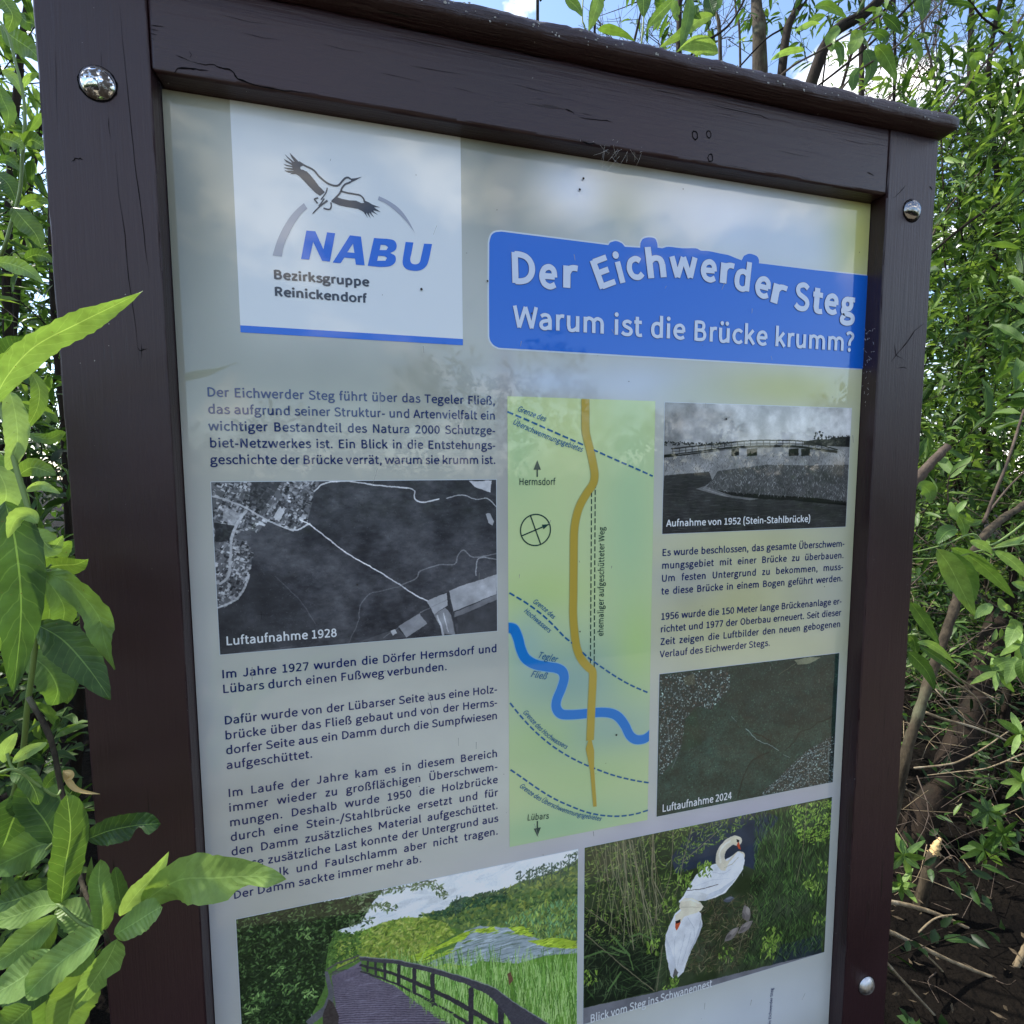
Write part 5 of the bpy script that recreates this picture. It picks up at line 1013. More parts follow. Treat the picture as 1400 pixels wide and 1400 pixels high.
class Foliage:
    """many small folded leaves gathered into one mesh, or handed out one by one"""
    def __init__(s, seed): s.r = rs(seed); s.B = []; s.tw = ([], [])
    def sprig(s, o, d, length, n, ll, lw, droop=.25, spread=.9, tint=.5, twig=.0016):
        """a twig with alternate leaves"""
        r = s.r; o = np.asarray(o, float); d = np.asarray(d, float); d = d/np.linalg.norm(d); P = [o]; dd = d.copy()
        for i in range(6):
            dd = dd+np.array([r.uniform(-.12, .12), r.uniform(-.12, .12), -droop*.12+r.uniform(-.05, .1)]); dd /= np.linalg.norm(dd); P.append(P[-1]+dd*length/6)
        P = np.array(P)
        for i in range(n):
            t = (i+.5)/n*.92+.08; x = t*6; k = min(5, int(x)); c = P[k]+(P[k+1]-P[k])*(x-k); ax = P[k+1]-P[k]; ax /= np.linalg.norm(ax)
            q = r.normal(size=3); q -= ax*q.dot(ax); q /= np.linalg.norm(q)+1e-9; ld = ax*(.55+t*.35)+q*spread; ld[2] -= droop*r.uniform(.1, .9); ld /= np.linalg.norm(ld)
            nm = np.array([r.normal()*.5, r.normal()*.5-.2, 1.]); nm -= ld*nm.dot(ld); nm /= np.linalg.norm(nm)
            s.B.append((c, ld, nm, ll*r.uniform(.6, 1.15)*(1-.35*abs(t-.5)), lw*r.uniform(.8, 1.2), np.clip(tint+r.normal()*.16+(t-.5)*.25, 0, 1)))
        if twig:
            V, F = tube([tuple(P[0]), tuple(P[3]), tuple(P[6])], twig, twig*.4, 3, 0, 0, 2); k = len(s.tw[0]); s.tw[0].extend(V); s.tw[1].extend([tuple(i+k for i in f) for f in F if len(f) == 4 or 1])
    def arrays(s, B):
        c = np.array([b[0] for b in B]); d = np.array([b[1] for b in B]); n = np.array([b[2] for b in B]); L_ = np.array([b[3] for b in B])[:, None]; w = np.array([b[4] for b in B])[:, None]; t = np.array([b[5] for b in B])
        sd = np.cross(d, n); m = len(B); V = np.empty((m, 8, 3)); dn = -n*L_*.10
        V[:, 0] = c; V[:, 1] = c+d*L_*.28+sd*w*.42+n*w*.16; V[:, 2] = c+d*L_*.65+sd*w*.40+n*w*.14+dn*.5; V[:, 3] = c+d*L_+dn*1.6
        V[:, 4] = c+d*L_*.65-sd*w*.40+n*w*.14+dn*.5; V[:, 5] = c+d*L_*.28-sd*w*.42+n*w*.16; V[:, 6] = c+d*L_*.28; V[:, 7] = c+d*L_*.65+dn*.5
        k = (np.arange(m)*8)[:, None]; F = np.concatenate([k+np.array([[0, 1, 6, 6]])[:, :3], k+np.array([[0, 6, 5]])]); Q = np.concatenate([k+np.array([[6, 1, 2, 7]]), k+np.array([[5, 6, 7, 4]])]); T2 = np.concatenate([k+np.array([[7, 2, 3]]), k+np.array([[4, 7, 3]])])
        Tq = np.concatenate([Q[:, [0, 1, 2]], Q[:, [0, 2, 3]]]); F = np.concatenate([F, Tq, T2]); return V.reshape(-1, 3), F, np.repeat(t, 8)
    def build(s, parent, m, near=0, near_mat=None, twig_mat=None):
        B = s.B
        if near:
            fwv = np.array(fw); cc_ = np.array(CAM); dist = []
            for b in B:
                v = b[0]-cc_; z = v.dot(fwv); x = v.dot(np.array(rt))/max(z, .01); y = v.dot(np.array(dn))/max(z, .01); ok = z > .1 and abs(x) < 1.06 and abs(y) < 1.06 and not (-.62 < x < .7 and y > -.6)
                dist.append(z/b[3] if ok else 1e9)
            o = np.argsort(dist); pick_ = [i for i in o[:near] if dist[i] < 1e8]; rest = set(range(len(B)))-set(pick_)
            for i in pick_:
                c, d, n, L_, w, t_ = B[i]; sd = np.cross(d, n); M = Matrix(((sd[0]*w, d[0]*L_, n[0]*L_, c[0]), (sd[1]*w, d[1]*L_, n[1]*L_, c[1]), (sd[2]*w, d[2]*L_, n[2]*L_, c[2]), (0, 0, 0, 1)))
                inst('leaf', UNITS[i % len(UNITS)], M, parent)
            B = [B[i] for i in sorted(rest)]
        if B: V, F, t_ = s.arrays(B); put('foliage', tris_mesh('foliage', V, F, tint=t_), m, parent, kind='stuff')
        if s.tw[0]: put('twigs', mesh('twigs', s.tw[0], s.tw[1], True), twig_mat or BARK, parent, kind='stuff')
UNITS = []
for k in range(6):
    r_ = random.Random(k); me = leaf_mesh([(0, 0, 0), (r_.uniform(-.05, .05), .33, .03), (r_.uniform(-.06, .06), .68, .0), (0, 1, -.12-.1*r_.random())], Vector((0, 0, 1)), .95, 'lance', .05, .25, k, 2, 7, .04)
    for v in me.vertices: v.co.z *= .6
    me.materials.append(LEAF_MID); UNITS.append(me)
def px_leaf(plant, pts, wpx, dist, m=None, kind='lance', tilt=0.0, seed=0, d2=None, **kw):
    """hand-set leaf: centre line in photo pixels at dist metres, width in photo pixels"""
    n = len(pts); P = [at(x, y, dist+((d2-dist)*i/(n-1) if d2 is not None else 0)) for i, (x, y) in enumerate(pts)]
    face = (CAM-P[n//2]).normalized(); ax = (P[-1]-P[0]).normalized(); q = Quaternion(ax, tilt); face = q @ face
    sd = ax.cross(face).normalized(); mid = P[n//2]; e_ = to_px(mid+sd*.002)-to_px(mid-sd*.002); a_ = to_px(P[-1])-to_px(P[0]); a_ = a_/max(1e-6, np.hypot(*a_)); per = abs(e_[0]*a_[1]-e_[1]*a_[0])/.004
    me = leaf_mesh(P, face, 1.08*wpx/max(per, .3*FPX/dist), kind, seed=seed or int(abs(pts[0][0]*7+pts[0][1])), **kw); return put('leaf', me, m or LEAF_NEAR, plant)
def to_px(p):
    v = p-CAM; return np.array([v.dot(rt), v.dot(dn)])/v.dot(fw)*FPX
def g2(x, y): return Vector((x, y, 0))
random.seed(4)
# ---------------------------------------------------------------- foreground willow shoot at the lower left
shoot = empty('willow_shoot', at(60, 1500, .62), 'leafy young willow shoot reaching across the lower left corner of the board', 'plant', 'willow growth round the board')
z8f = lambda pts: [(x/2.8, y/2.8+900) for x, y in pts]
S = lambda pts, w, d, **k: px_leaf(shoot, z8f(pts), w, d, **k)
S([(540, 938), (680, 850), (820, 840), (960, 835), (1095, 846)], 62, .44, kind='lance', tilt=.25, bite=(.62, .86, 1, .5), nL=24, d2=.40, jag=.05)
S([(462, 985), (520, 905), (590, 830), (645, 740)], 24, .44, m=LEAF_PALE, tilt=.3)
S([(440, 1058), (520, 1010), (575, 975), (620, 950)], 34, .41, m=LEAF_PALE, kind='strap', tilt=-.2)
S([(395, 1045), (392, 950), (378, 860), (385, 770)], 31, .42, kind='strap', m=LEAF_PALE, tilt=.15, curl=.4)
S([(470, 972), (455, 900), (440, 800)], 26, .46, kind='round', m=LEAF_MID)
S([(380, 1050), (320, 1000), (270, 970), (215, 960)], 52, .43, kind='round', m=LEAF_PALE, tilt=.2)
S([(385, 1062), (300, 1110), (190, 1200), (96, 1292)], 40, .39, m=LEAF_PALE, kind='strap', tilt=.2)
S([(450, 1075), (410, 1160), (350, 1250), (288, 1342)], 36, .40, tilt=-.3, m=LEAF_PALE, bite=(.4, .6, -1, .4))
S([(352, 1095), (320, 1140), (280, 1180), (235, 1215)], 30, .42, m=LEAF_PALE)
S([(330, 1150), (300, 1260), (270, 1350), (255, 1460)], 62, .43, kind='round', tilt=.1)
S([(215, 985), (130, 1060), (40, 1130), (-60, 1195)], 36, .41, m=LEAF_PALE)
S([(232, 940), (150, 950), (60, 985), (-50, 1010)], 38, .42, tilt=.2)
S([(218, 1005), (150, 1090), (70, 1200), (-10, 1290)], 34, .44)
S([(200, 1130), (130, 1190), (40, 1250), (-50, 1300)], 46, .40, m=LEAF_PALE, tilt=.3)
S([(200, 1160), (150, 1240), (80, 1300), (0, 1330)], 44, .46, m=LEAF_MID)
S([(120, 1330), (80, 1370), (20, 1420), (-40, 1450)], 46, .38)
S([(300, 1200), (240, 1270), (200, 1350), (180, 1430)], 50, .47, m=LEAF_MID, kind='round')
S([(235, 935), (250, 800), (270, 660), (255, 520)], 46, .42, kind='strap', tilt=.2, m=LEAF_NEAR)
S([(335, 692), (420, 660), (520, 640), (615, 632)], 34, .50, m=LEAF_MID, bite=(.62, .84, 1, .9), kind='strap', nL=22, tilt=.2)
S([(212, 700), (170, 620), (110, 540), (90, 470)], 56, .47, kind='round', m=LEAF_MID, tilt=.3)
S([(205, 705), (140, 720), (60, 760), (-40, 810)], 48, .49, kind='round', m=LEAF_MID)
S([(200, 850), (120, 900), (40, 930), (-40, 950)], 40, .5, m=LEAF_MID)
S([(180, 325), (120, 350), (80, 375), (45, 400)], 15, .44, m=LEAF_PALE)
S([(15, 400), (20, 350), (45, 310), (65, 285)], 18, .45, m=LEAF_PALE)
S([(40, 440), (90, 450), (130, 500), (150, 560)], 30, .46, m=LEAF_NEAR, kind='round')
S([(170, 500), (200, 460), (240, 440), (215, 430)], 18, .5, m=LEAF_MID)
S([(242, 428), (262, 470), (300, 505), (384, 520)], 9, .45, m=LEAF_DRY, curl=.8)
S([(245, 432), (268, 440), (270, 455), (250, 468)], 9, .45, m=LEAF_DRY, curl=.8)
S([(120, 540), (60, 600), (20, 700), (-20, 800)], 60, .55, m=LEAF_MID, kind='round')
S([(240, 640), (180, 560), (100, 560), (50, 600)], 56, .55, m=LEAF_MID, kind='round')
wood('stem', [at(39, 954, .5), at(68, 1007, .49), at(84, 1079, .48), at(100, 1150, .46), at(114, 1214, .44), at(143, 1275, .42), at(150, 1290, .42)], .0026, .0014, BARK, shoot, 1)
wood('stem', [at(120, 1500, .62), at(118, 1400, .52), at(108, 1300, .46), at(114, 1214, .44)], .0032, .0024, BARK, shoot, 2)
wood('stem', [at(143, 1275, .42), at(110, 1262, .42), at(82, 1238, .42), at(60, 1230, .43)], .0016, .001, STEM_GREEN, shoot, 3, .03)
wood('stem', [at(0, 1056, .45), at(20, 1052, .45), at(45, 1068, .46), at(75, 1088, .47), at(84, 1079, .48)], .0013, .001, STEM_GREEN, shoot, 4, .03)
wood('stem', [at(75, 1150, .48), at(50, 1175, .5), at(30, 1200, .54)], .0012, .001, STEM_GREEN, shoot, 5, .03)
wood('stem', [at(10, 1030, .45), at(14, 1045, .45), at(20, 1052, .45)], .0012, .001, STEM_GREEN, shoot, 5, .03)

# ---------------------------------------------------------------- the shoot above it, beside the left post
shoot2 = empty('willow_shoot', at(-60, 1200, .75), 'willow shoot with long hanging toothed leaves beside the left post', 'plant', 'willow growth round the board')
z4f = lambda pts: [(x/2.8, y/2.8+450) for x, y in pts]
S = lambda pts, w, d, **k: px_leaf(shoot2, z4f(pts), w, d, **k)
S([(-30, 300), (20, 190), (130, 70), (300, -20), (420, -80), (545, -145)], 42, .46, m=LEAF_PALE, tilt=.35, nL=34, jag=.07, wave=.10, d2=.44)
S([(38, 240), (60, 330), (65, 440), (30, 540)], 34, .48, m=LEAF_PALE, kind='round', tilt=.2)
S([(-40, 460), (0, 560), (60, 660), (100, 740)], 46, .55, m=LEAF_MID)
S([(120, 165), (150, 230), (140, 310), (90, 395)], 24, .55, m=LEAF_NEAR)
S([(20, 660), (60, 820), (80, 1080), (50, 1400)], 74, .47, m=LEAF_MID, nL=26, tilt=.15, jag=.05, wave=.12)  # hanging cluster uses the darker leaf colour to stand in for shadow
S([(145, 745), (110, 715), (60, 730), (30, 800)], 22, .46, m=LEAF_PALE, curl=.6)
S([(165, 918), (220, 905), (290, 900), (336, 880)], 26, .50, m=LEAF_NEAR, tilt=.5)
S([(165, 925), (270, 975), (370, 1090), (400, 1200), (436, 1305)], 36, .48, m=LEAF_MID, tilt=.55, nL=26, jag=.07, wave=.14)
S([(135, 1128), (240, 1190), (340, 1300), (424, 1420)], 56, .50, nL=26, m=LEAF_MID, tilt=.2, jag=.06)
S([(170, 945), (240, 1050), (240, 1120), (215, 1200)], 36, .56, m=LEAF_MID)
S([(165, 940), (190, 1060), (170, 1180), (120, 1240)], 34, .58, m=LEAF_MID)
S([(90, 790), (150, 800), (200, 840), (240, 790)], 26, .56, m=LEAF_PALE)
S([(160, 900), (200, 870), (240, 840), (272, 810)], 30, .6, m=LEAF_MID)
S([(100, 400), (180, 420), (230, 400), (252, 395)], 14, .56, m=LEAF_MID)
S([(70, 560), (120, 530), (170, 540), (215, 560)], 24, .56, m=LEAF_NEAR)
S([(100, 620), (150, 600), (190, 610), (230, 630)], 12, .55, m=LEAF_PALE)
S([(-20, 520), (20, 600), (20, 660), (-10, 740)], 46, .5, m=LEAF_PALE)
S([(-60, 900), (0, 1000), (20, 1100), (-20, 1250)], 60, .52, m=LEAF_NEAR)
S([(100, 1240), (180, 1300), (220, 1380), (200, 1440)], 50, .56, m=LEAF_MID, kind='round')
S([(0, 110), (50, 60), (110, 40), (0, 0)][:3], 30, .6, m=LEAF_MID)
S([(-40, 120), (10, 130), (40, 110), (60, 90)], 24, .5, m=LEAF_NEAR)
wood('stem', [at(-30, 500, .5), at(0, 557, .49), at(21, 636, .48), at(46, 721, .48), at(59, 779, .49), at(52, 850, .5), at(39, 954, .52), at(20, 1080, .6), at(-40, 1250, .75)], .0018, .0030, STEM_GREEN, shoot2, 6, .03)
wood('stem', [at(0, 618, .5), at(18, 622, .485), at(21, 636, .48)], .0010, .0012, STEM_GREEN, shoot2, 7, .03)
wood('stem', [at(59, 779, .49), at(66, 776, .49), at(70, 772, .49)], .0010, .0010, STEM_GREEN, shoot2, 8, .03)

# ---------------------------------------------------------------- upper left stem by the post
shoot3 = empty('willow_shoot', at(-80, 1100, .9), 'upright willow stem behind the top of the left post', 'plant', 'willow growth round the board')
z2f = lambda pts: [(x/3.5, y/3.5) for x, y in pts]
S = lambda pts, w, d, **k: px_leaf(shoot3, z2f(pts), w, d, **k)
S([(-10, -40), (30, 20), (60, 80), (30, 160)], 26, .72, m=LEAF_NEAR); S([(0, 130), (80, 190), (150, 240), (200, 300)], 28, .74, m=LEAF_MID, tilt=.3); S([(-40, 180), (20, 170), (80, 200), (120, 250)], 22, .8, m=LEAF_MID)
S([(10, 340), (60, 370), (90, 410), (110, 470)], 14, .7, m=LEAF_PALE); S([(110, 420), (130, 380), (160, 360), (190, 350)], 12, .72, m=LEAF_PALE); S([(0, 660), (50, 670), (90, 690), (115, 715)], 16, .68, m=LEAF_NEAR)
S([(118, 690), (150, 670), (190, 690), (230, 720)], 22, .7, m=LEAF_NEAR); S([(-10, 770), (30, 765), (70, 790), (95, 820)], 12, .7, m=LEAF_MID); S([(-20, 830), (30, 870), (60, 920), (80, 980)], 24, .72, m=LEAF_MID)
S([(60, 990), (120, 1060), (170, 1120), (200, 1190)], 28, .68, m=LEAF_NEAR); S([(100, 980), (150, 960), (200, 960), (240, 980)], 16, .66, m=LEAF_NEAR); S([(-20, 1250), (60, 1265), (140, 1300), (210, 1355)], 20, .6, m=LEAF_PALE); S([(120, 1240), (170, 1220), (220, 1230), (250, 1260)], 16, .66, m=LEAF_NEAR)
S([(90, 60), (120, 100), (150, 110), (170, 120)], 18, .8, m=LEAF_MID); S([(-10, 400), (10, 470), (40, 540), (30, 620)], 26, .75, m=LEAF_MID); S([(130, 630), (160, 600), (190, 560), (200, 540)], 14, .7, m=LEAF_MID)
wood('stem', [at(-20, 10, .7), at(0, 30, .7), at(12, 50, .7), at(21, 85, .7), at(30, 120, .7), at(34, 160, .7), at(30, 220, .7), at(27, 262, .7), at(14, 310, .7), at(5, 340, .7), at(-20, 400, .72)], .0015, .0022, STEM_GREEN, shoot3, 9, .04)

# ---------------------------------------------------------------- leaves just behind the right post
shoot4 = empty('willow_shoot', at(1330, 1500, 1.25), 'low willow branch with broad hanging leaves beside the right post', 'plant', 'willow growth round the board')
z9f = lambda pts: [(x/3.5+1200, y/3.5+600) for x, y in pts]
S = lambda pts, w, d, **k: px_leaf(shoot4, z9f(pts), w, d, **k)
for i, (pts, w, m_) in enumerate([([(285, 528), (340, 600), (400, 720), (465, 850)], 30, 1), ([(330, 540), (380, 600), (440, 680), (462, 780)], 30, 0), ([(350, 520), (450, 570), (560, 660), (655, 762)], 19, 0), ([(555, 535), (620, 570), (680, 620), (740, 690)], 15, 2), ([(440, 488), (480, 500), (520, 520), (550, 552)], 12, 2),
    ([(380, 432), (340, 440), (310, 465), (286, 505)], 20, 0), ([(190, 225), (220, 230), (250, 260), (248, 310)], 22, 0), ([(155, 780), (200, 840), (240, 900), (295, 985)], 18, 0), ([(190, 975), (250, 980), (310, 1020), (372, 1080)], 10, 2), ([(195, 990), (260, 1030), (330, 1080), (398, 1150)], 10, 0), ([(145, 1018), (190, 1060), (240, 1120), (272, 1202)], 19, 0),
    ([(555, 520), (620, 500), (680, 480), (720, 450)], 9, 2), ([(545, 790), (520, 810), (490, 830), (462, 862)], 16, 2), ([(350, 300), (355, 340), (370, 370), (375, 390)], 12, 2), ([(425, 295), (400, 320), (385, 340), (378, 360)], 10, 2), ([(375, 350), (400, 390), (415, 430), (412, 470)], 15, 1), ([(500, 390), (460, 400), (420, 385), (410, 380)], 9, 1),
    ([(640, 860), (660, 900), (640, 950), (615, 1000)], 22, 2), ([(660, 1040), (650, 1080), (630, 1130), (615, 1175)], 20, 2), ([(650, 1060), (600, 1070), (560, 1090), (540, 1080)], 16, 1), ([(700, 1050), (690, 1090), (700, 1140), (720, 1180)], 18, 1), ([(640, 690), (680, 700), (720, 720), (740, 760)], 12, 2), ([(580, 760), (600, 800), (620, 810), (630, 830)], 12, 2), ([(145, 940), (170, 960), (180, 1000), (185, 1030)], 14, 1)]):
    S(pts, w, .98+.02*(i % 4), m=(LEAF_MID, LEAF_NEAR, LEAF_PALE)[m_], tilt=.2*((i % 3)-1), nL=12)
wood('stem', [at(1240, 757, 1.0), at(1290, 745, 1.0), at(1330, 730, 1.0), at(1356, 745, 1.0), at(1420, 700, 1.05)], .0014, .0020, STEM_GREEN, shoot4, 3, .04)
wood('stem', [at(1230, 765, 1.02), at(1300, 762, 1.02), at(1345, 752, 1.02), at(1420, 740, 1.05)], .0012, .0018, STEM_GREEN, shoot4, 4, .04)
for (x, y, s_, n_, d_) in [(1395, 1003, 38, 7, 1.3), (1398, 1068, 34, 6, 1.3), (1236, 1170, 34, 9, 1.25), (1232, 1210, 28, 7, 1.25), (1350, 1110, 30, 9, 1.7), (1345, 1160, 34, 10, 1.6), (1370, 1140, 28, 8, 1.6), (1362, 918, 34, 7, 1.2), (1320, 700, 18, 6, 1.6), (1366, 648, 20, 7, 1.8), (1395, 880, 36, 7, 1.1), (1310, 640, 18, 7, 1.9), (1280, 620, 18, 6, 1.9), (1370, 570, 30, 8, 1.8)]:
    for k in range(n_):
        a = k*2*math.pi/n_+random.uniform(-.3, .3); L_ = s_*random.uniform(.7, 1.2); px_leaf(shoot4, [(x, y), (x+math.cos(a)*L_*.5, y+math.sin(a)*L_*.45+1), (x+math.cos(a)*L_, y+math.sin(a)*L_*.9+3)], s_*.27, d_, m=(LEAF_NEAR, LEAF_MID, LEAF_PALE)[(k+int(x)) % 3 if d_ < 1.5 else 1], nL=8, nW=2, tilt=random.uniform(-.7, .7), d2=d_+random.uniform(-.06, .06))

# ---------------------------------------------------------------- bushes: left, right, behind
def region(fol, px, py, dist, n, ll, lw, length, tint=.5, nl=12, up=.6, seed=0, droop=.25, twig=.0015):
    r = rs(seed)
    for i in range(n):
        d = r.uniform(*dist); o = at(r.uniform(*px), r.uniform(*py), d); v = np.array([r.normal()*.7, r.normal()*.6-.25, up+r.normal()*.45])
        fol.sprig(o, v, length*r.uniform(.6, 1.3), nl, ll, lw, droop=droop, tint=tint+r.normal()*.2, twig=twig)
left = empty('willow_shrub', g2(-1.3, .9), 'dense willow shrub filling the view left of the board', 'shrub', 'willow shrubs behind the board')
f = Foliage(11); region(f, (-260, 128), (-120, 640), (1.0, 1.9), 170, .075, .015, .30, .62, 13, seed=1); region(f, (-260, 128), (560, 1400), (1.0, 1.9), 210, .085, .02, .30, .42, 13, seed=2); region(f, (-500, 100), (-200, 1400), (1.9, 3.2), 420, .085, .019, .42, .45, 14, seed=3)
f.build(left, LEAF_FAR, 260, twig_mat=BARK_DARK)
for i, (a, b) in enumerate([((30, 60), (20, 1500)), ((85, 0), (95, 1500)), ((-60, 0), (60, 1500)), ((120, 200), (40, 1400)), ((60, 150), (-60, 1400)), ((10, 300), (100, 1450))]):
    top_, bot = at(a[0], a[1], 1.5+.15*i), at(b[0], b[1], 1.5+.2*i); dv_ = (bot-top_); bot = top_+dv_*(top_.z/-dv_.z) if dv_.z < 0 else bot
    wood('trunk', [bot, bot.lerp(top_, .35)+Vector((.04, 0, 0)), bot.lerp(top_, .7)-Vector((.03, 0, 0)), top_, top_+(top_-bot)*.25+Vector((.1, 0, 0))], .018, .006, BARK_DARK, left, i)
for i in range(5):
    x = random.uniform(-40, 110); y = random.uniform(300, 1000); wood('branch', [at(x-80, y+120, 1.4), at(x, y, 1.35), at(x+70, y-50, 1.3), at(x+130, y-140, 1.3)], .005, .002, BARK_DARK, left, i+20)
right = empty('willow_shrub', g2(3.0, 1.6), 'tall fine-leaved willow shrub right of the board', 'shrub', 'willow shrubs behind the board')
f = Foliage(12); region(f, (1215, 1700), (170, 720), (1.9, 3.0), 900, .085, .016, .36, .70, 15, up=.7, seed=4); region(f, (1215, 1600), (640, 960), (1.7, 2.6), 170, .075, .016, .28, .5, 12, seed=5); region(f, (1180, 1900), (260, 960), (2.8, 4.2), 1300, .10, .024, .45, .45, 14, seed=6)
region(f, (1300, 1900), (-100, 300), (2.2, 3.4), 90, .075, .016, .3, .6, 10, up=.9, seed=7); region(f, (1215, 1500), (900, 1240), (1.9, 3.2), 120, .07, .016, .26, .25, 10, seed=8); region(f, (1430, 2200), (-500, 400), (2.2, 4.0), 500, .10, .024, .4, .5, 12, seed=9); region(f, (1180, 1900), (840, 1180), (3.0, 4.6), 520, .10, .026, .42, .22, 12, seed=10)  # crown sprigs beyond the right edge are unseen, added to shade the ground
region(f, (1235, 1600), (200, 800), (1.6, 2.4), 60, .12, .028, .34, .8, 9, seed=41); region(f, (1235, 1500), (-20, 330), (1.8, 2.6), 46, .09, .02, .3, .75, 9, up=.9, seed=42)
r = rs(43)
for i in range(260): f.sprig((r.uniform(.95, 4), r.uniform(.2, 3.2), r.uniform(.0, .35)), (r.normal()*.8, r.normal()*.8, .6), r.uniform(.15, .35), 8, .06, .022, tint=.15+r.normal()*.12)  # low undergrowth tinted dark, with deep shade put into its colour
f.build(right, LEAF_FAR, 270, twig_mat=BARK_DARK)
for i, (a, b, w_) in enumerate([((1352, 90), (1362, 1000), .016), ((1310, 250), (1330, 1000), .006), ((1500, 100), (1460, 1000), .012), ((1290, 330), (1345, 1000), .006)]):
    top_ = at(a[0], a[1], 2.3+.1*i); bot = at(b[0], b[1], 2.3+.12*i); dv_ = bot-top_; bot = top_+dv_*(top_.z/-dv_.z)
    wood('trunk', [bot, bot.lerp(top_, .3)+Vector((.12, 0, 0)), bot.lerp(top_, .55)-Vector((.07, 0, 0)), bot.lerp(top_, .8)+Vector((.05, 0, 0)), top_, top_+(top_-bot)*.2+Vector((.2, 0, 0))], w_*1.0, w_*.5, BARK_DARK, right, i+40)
# grey lichened branch leaning up through the shrub
wood('branch', [at(1200, 1220, 1.25), at(1235, 1050, 1.2), at(1257, 971, 1.2), at(1286, 886, 1.22), at(1308, 823, 1.25), at(1323, 771, 1.3), at(1352, 725, 1.36), at(1400, 690, 1.45), at(1480, 640, 1.6)], .0115, .0085, BARK, right, 60, .2)
wood('branch', [at(1230, 680, 1.5), at(1256, 652, 1.5), at(1276, 630, 1.5), at(1296, 610, 1.5)], .017, .011, TWIG_GREY, right, 61, .2)
wood('branch', [at(1345, 715, 1.4), at(1362, 670, 1.4), at(1378, 630, 1.4), at(1400, 560, 1.45)], .0045, .003, TWIG_GREY, right, 62, .1)
wood('branch', [at(1352, 700, 1.5), at(1380, 665, 1.5), at(1410, 636, 1.5)], .003, .002, TWIG_GREY, right, 63, .1)
# the big leaning trunk in the dark under the shrub
tr = empty('leaning_trunk', at(1240, 1250, 2.05), 'thick leaning trunk in the shade right of the board', 'tree trunk')
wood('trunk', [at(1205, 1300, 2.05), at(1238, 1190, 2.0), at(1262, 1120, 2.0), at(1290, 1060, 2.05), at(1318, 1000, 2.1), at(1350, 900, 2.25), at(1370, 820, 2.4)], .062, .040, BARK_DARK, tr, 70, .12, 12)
stub = empty('broken_stub', at(1250, 1260, 1.75), 'snapped off stump with a pale broken tip beside the right post', 'stump')
wood('stem', [at(1252, 1262, 1.75), at(1262, 1220, 1.72), at(1272, 1185, 1.7), at(1277, 1166, 1.7)], .021, .016, BARK, stub, 71, .15, 10)
PALE = bark_mat('fresh_wood', srgb(176, 144, 96), srgb(214, 184, 132)); wood('broken_tip', [at(1277, 1168, 1.7), at(1280, 1157, 1.7), at(1286, 1146, 1.7)], .0165, .006, PALE, stub, 72, .35, 9)
# fallen and hanging dead sticks
for i, (pts, d, w_, lab) in enumerate([([(1205, 1268), (1250, 1290), (1310, 1318), (1400, 1352), (1500, 1390)], 1.45, .0065, 'long pale stick slanting down to the right edge, lowest thick one'), ([(1200, 1236), (1221, 1234), (1271, 1246), (1328, 1271), (1400, 1303), (1480, 1345)], 1.6, .0075, 'knotty brown stick just above the long pale one'),
    ([(1200, 1300), (1212, 1316), (1250, 1358), (1300, 1412)], 1.35, .005, 'short stick running down out of the bottom edge by the post'), ([(1410, 1285), (1400, 1303), (1375, 1345), (1345, 1400)], 1.5, .011, 'thick upright stick at the bottom right corner'), ([(1265, 974), (1290, 983), (1330, 994), (1364, 1007), (1410, 1030)], 1.5, .0045, 'straight tan twig hanging above the leaning trunk'),
    ([(1250, 1050), (1290, 1046), (1311, 1041), (1340, 1026), (1364, 1010), (1400, 985)], 1.6, .003, 'thin curving twig below the straight tan twig'), ([(1228, 1075), (1250, 1085), (1270, 1098), (1278, 1116)], 1.5, .002, 'hooked fine twig close to the right post'), ([(1284, 911), (1310, 935), (1335, 955), (1350, 986)], 1.4, .003, 'lower of two dry twigs forking beside the grey branch'), ([(1284, 909), (1315, 930), (1340, 945), (1366, 963)], 1.4, .003, 'upper of two dry twigs forking beside the grey branch'),
    ([(1266, 1305), (1290, 1330), (1315, 1370), (1330, 1410)], 1.5, .003, 'thin bent stick below the long pale one'), ([(1210, 1372), (1260, 1385), (1330, 1388), (1410, 1395)], 1.45, .003, 'flat thin stick along the bottom edge'), ([(1255, 1275), (1280, 1255), (1310, 1250)], 1.6, .003, 'forked stick end arching over the dark ground'), ([(1400, 1030), (1350, 1050), (1310, 1055), (1268, 1060)], 1.8, .0025, 'dark twig crossing in front of the leaning trunk')]):
    st = empty('dead_stick', at(*pts[0], d), lab, 'stick', 'dead sticks in the shade'); wood('stick', [at(x, y, d+.02*k) for k, (x, y) in enumerate(pts)], w_, w_*.6, TWIG, st, 80+i, .12, 6)
f_ = Foliage(13); V = []; F = []; r = rs(14)
for i in range(620):
    x, y = r.uniform(1205, 1500), r.uniform(640, 1400); d = r.uniform(1.5, 2.8); a = at(x, y, d); b = a+Vector((r.uniform(-.3, .3), r.uniform(-.2, .2), r.uniform(-.2, .18))); mdl = (a+b)/2+Vector(r.uniform(-.03, .03, 3)); v, ff = tube([a, mdl, b], r.uniform(.0008, .0022), .0006, 4, 0, 0, 3); k = len(V); V += v; F += [tuple(q+k for q in g) for g in ff]
h_ = len(F)//3
put('dead_twigs', mesh('dead_twigs', V, F[:h_], True), TWIG, right, kind='stuff'); put('dead_twigs', mesh('dead_twigs', V, F[h_:], True), TWIG_GREY, right, kind='stuff')
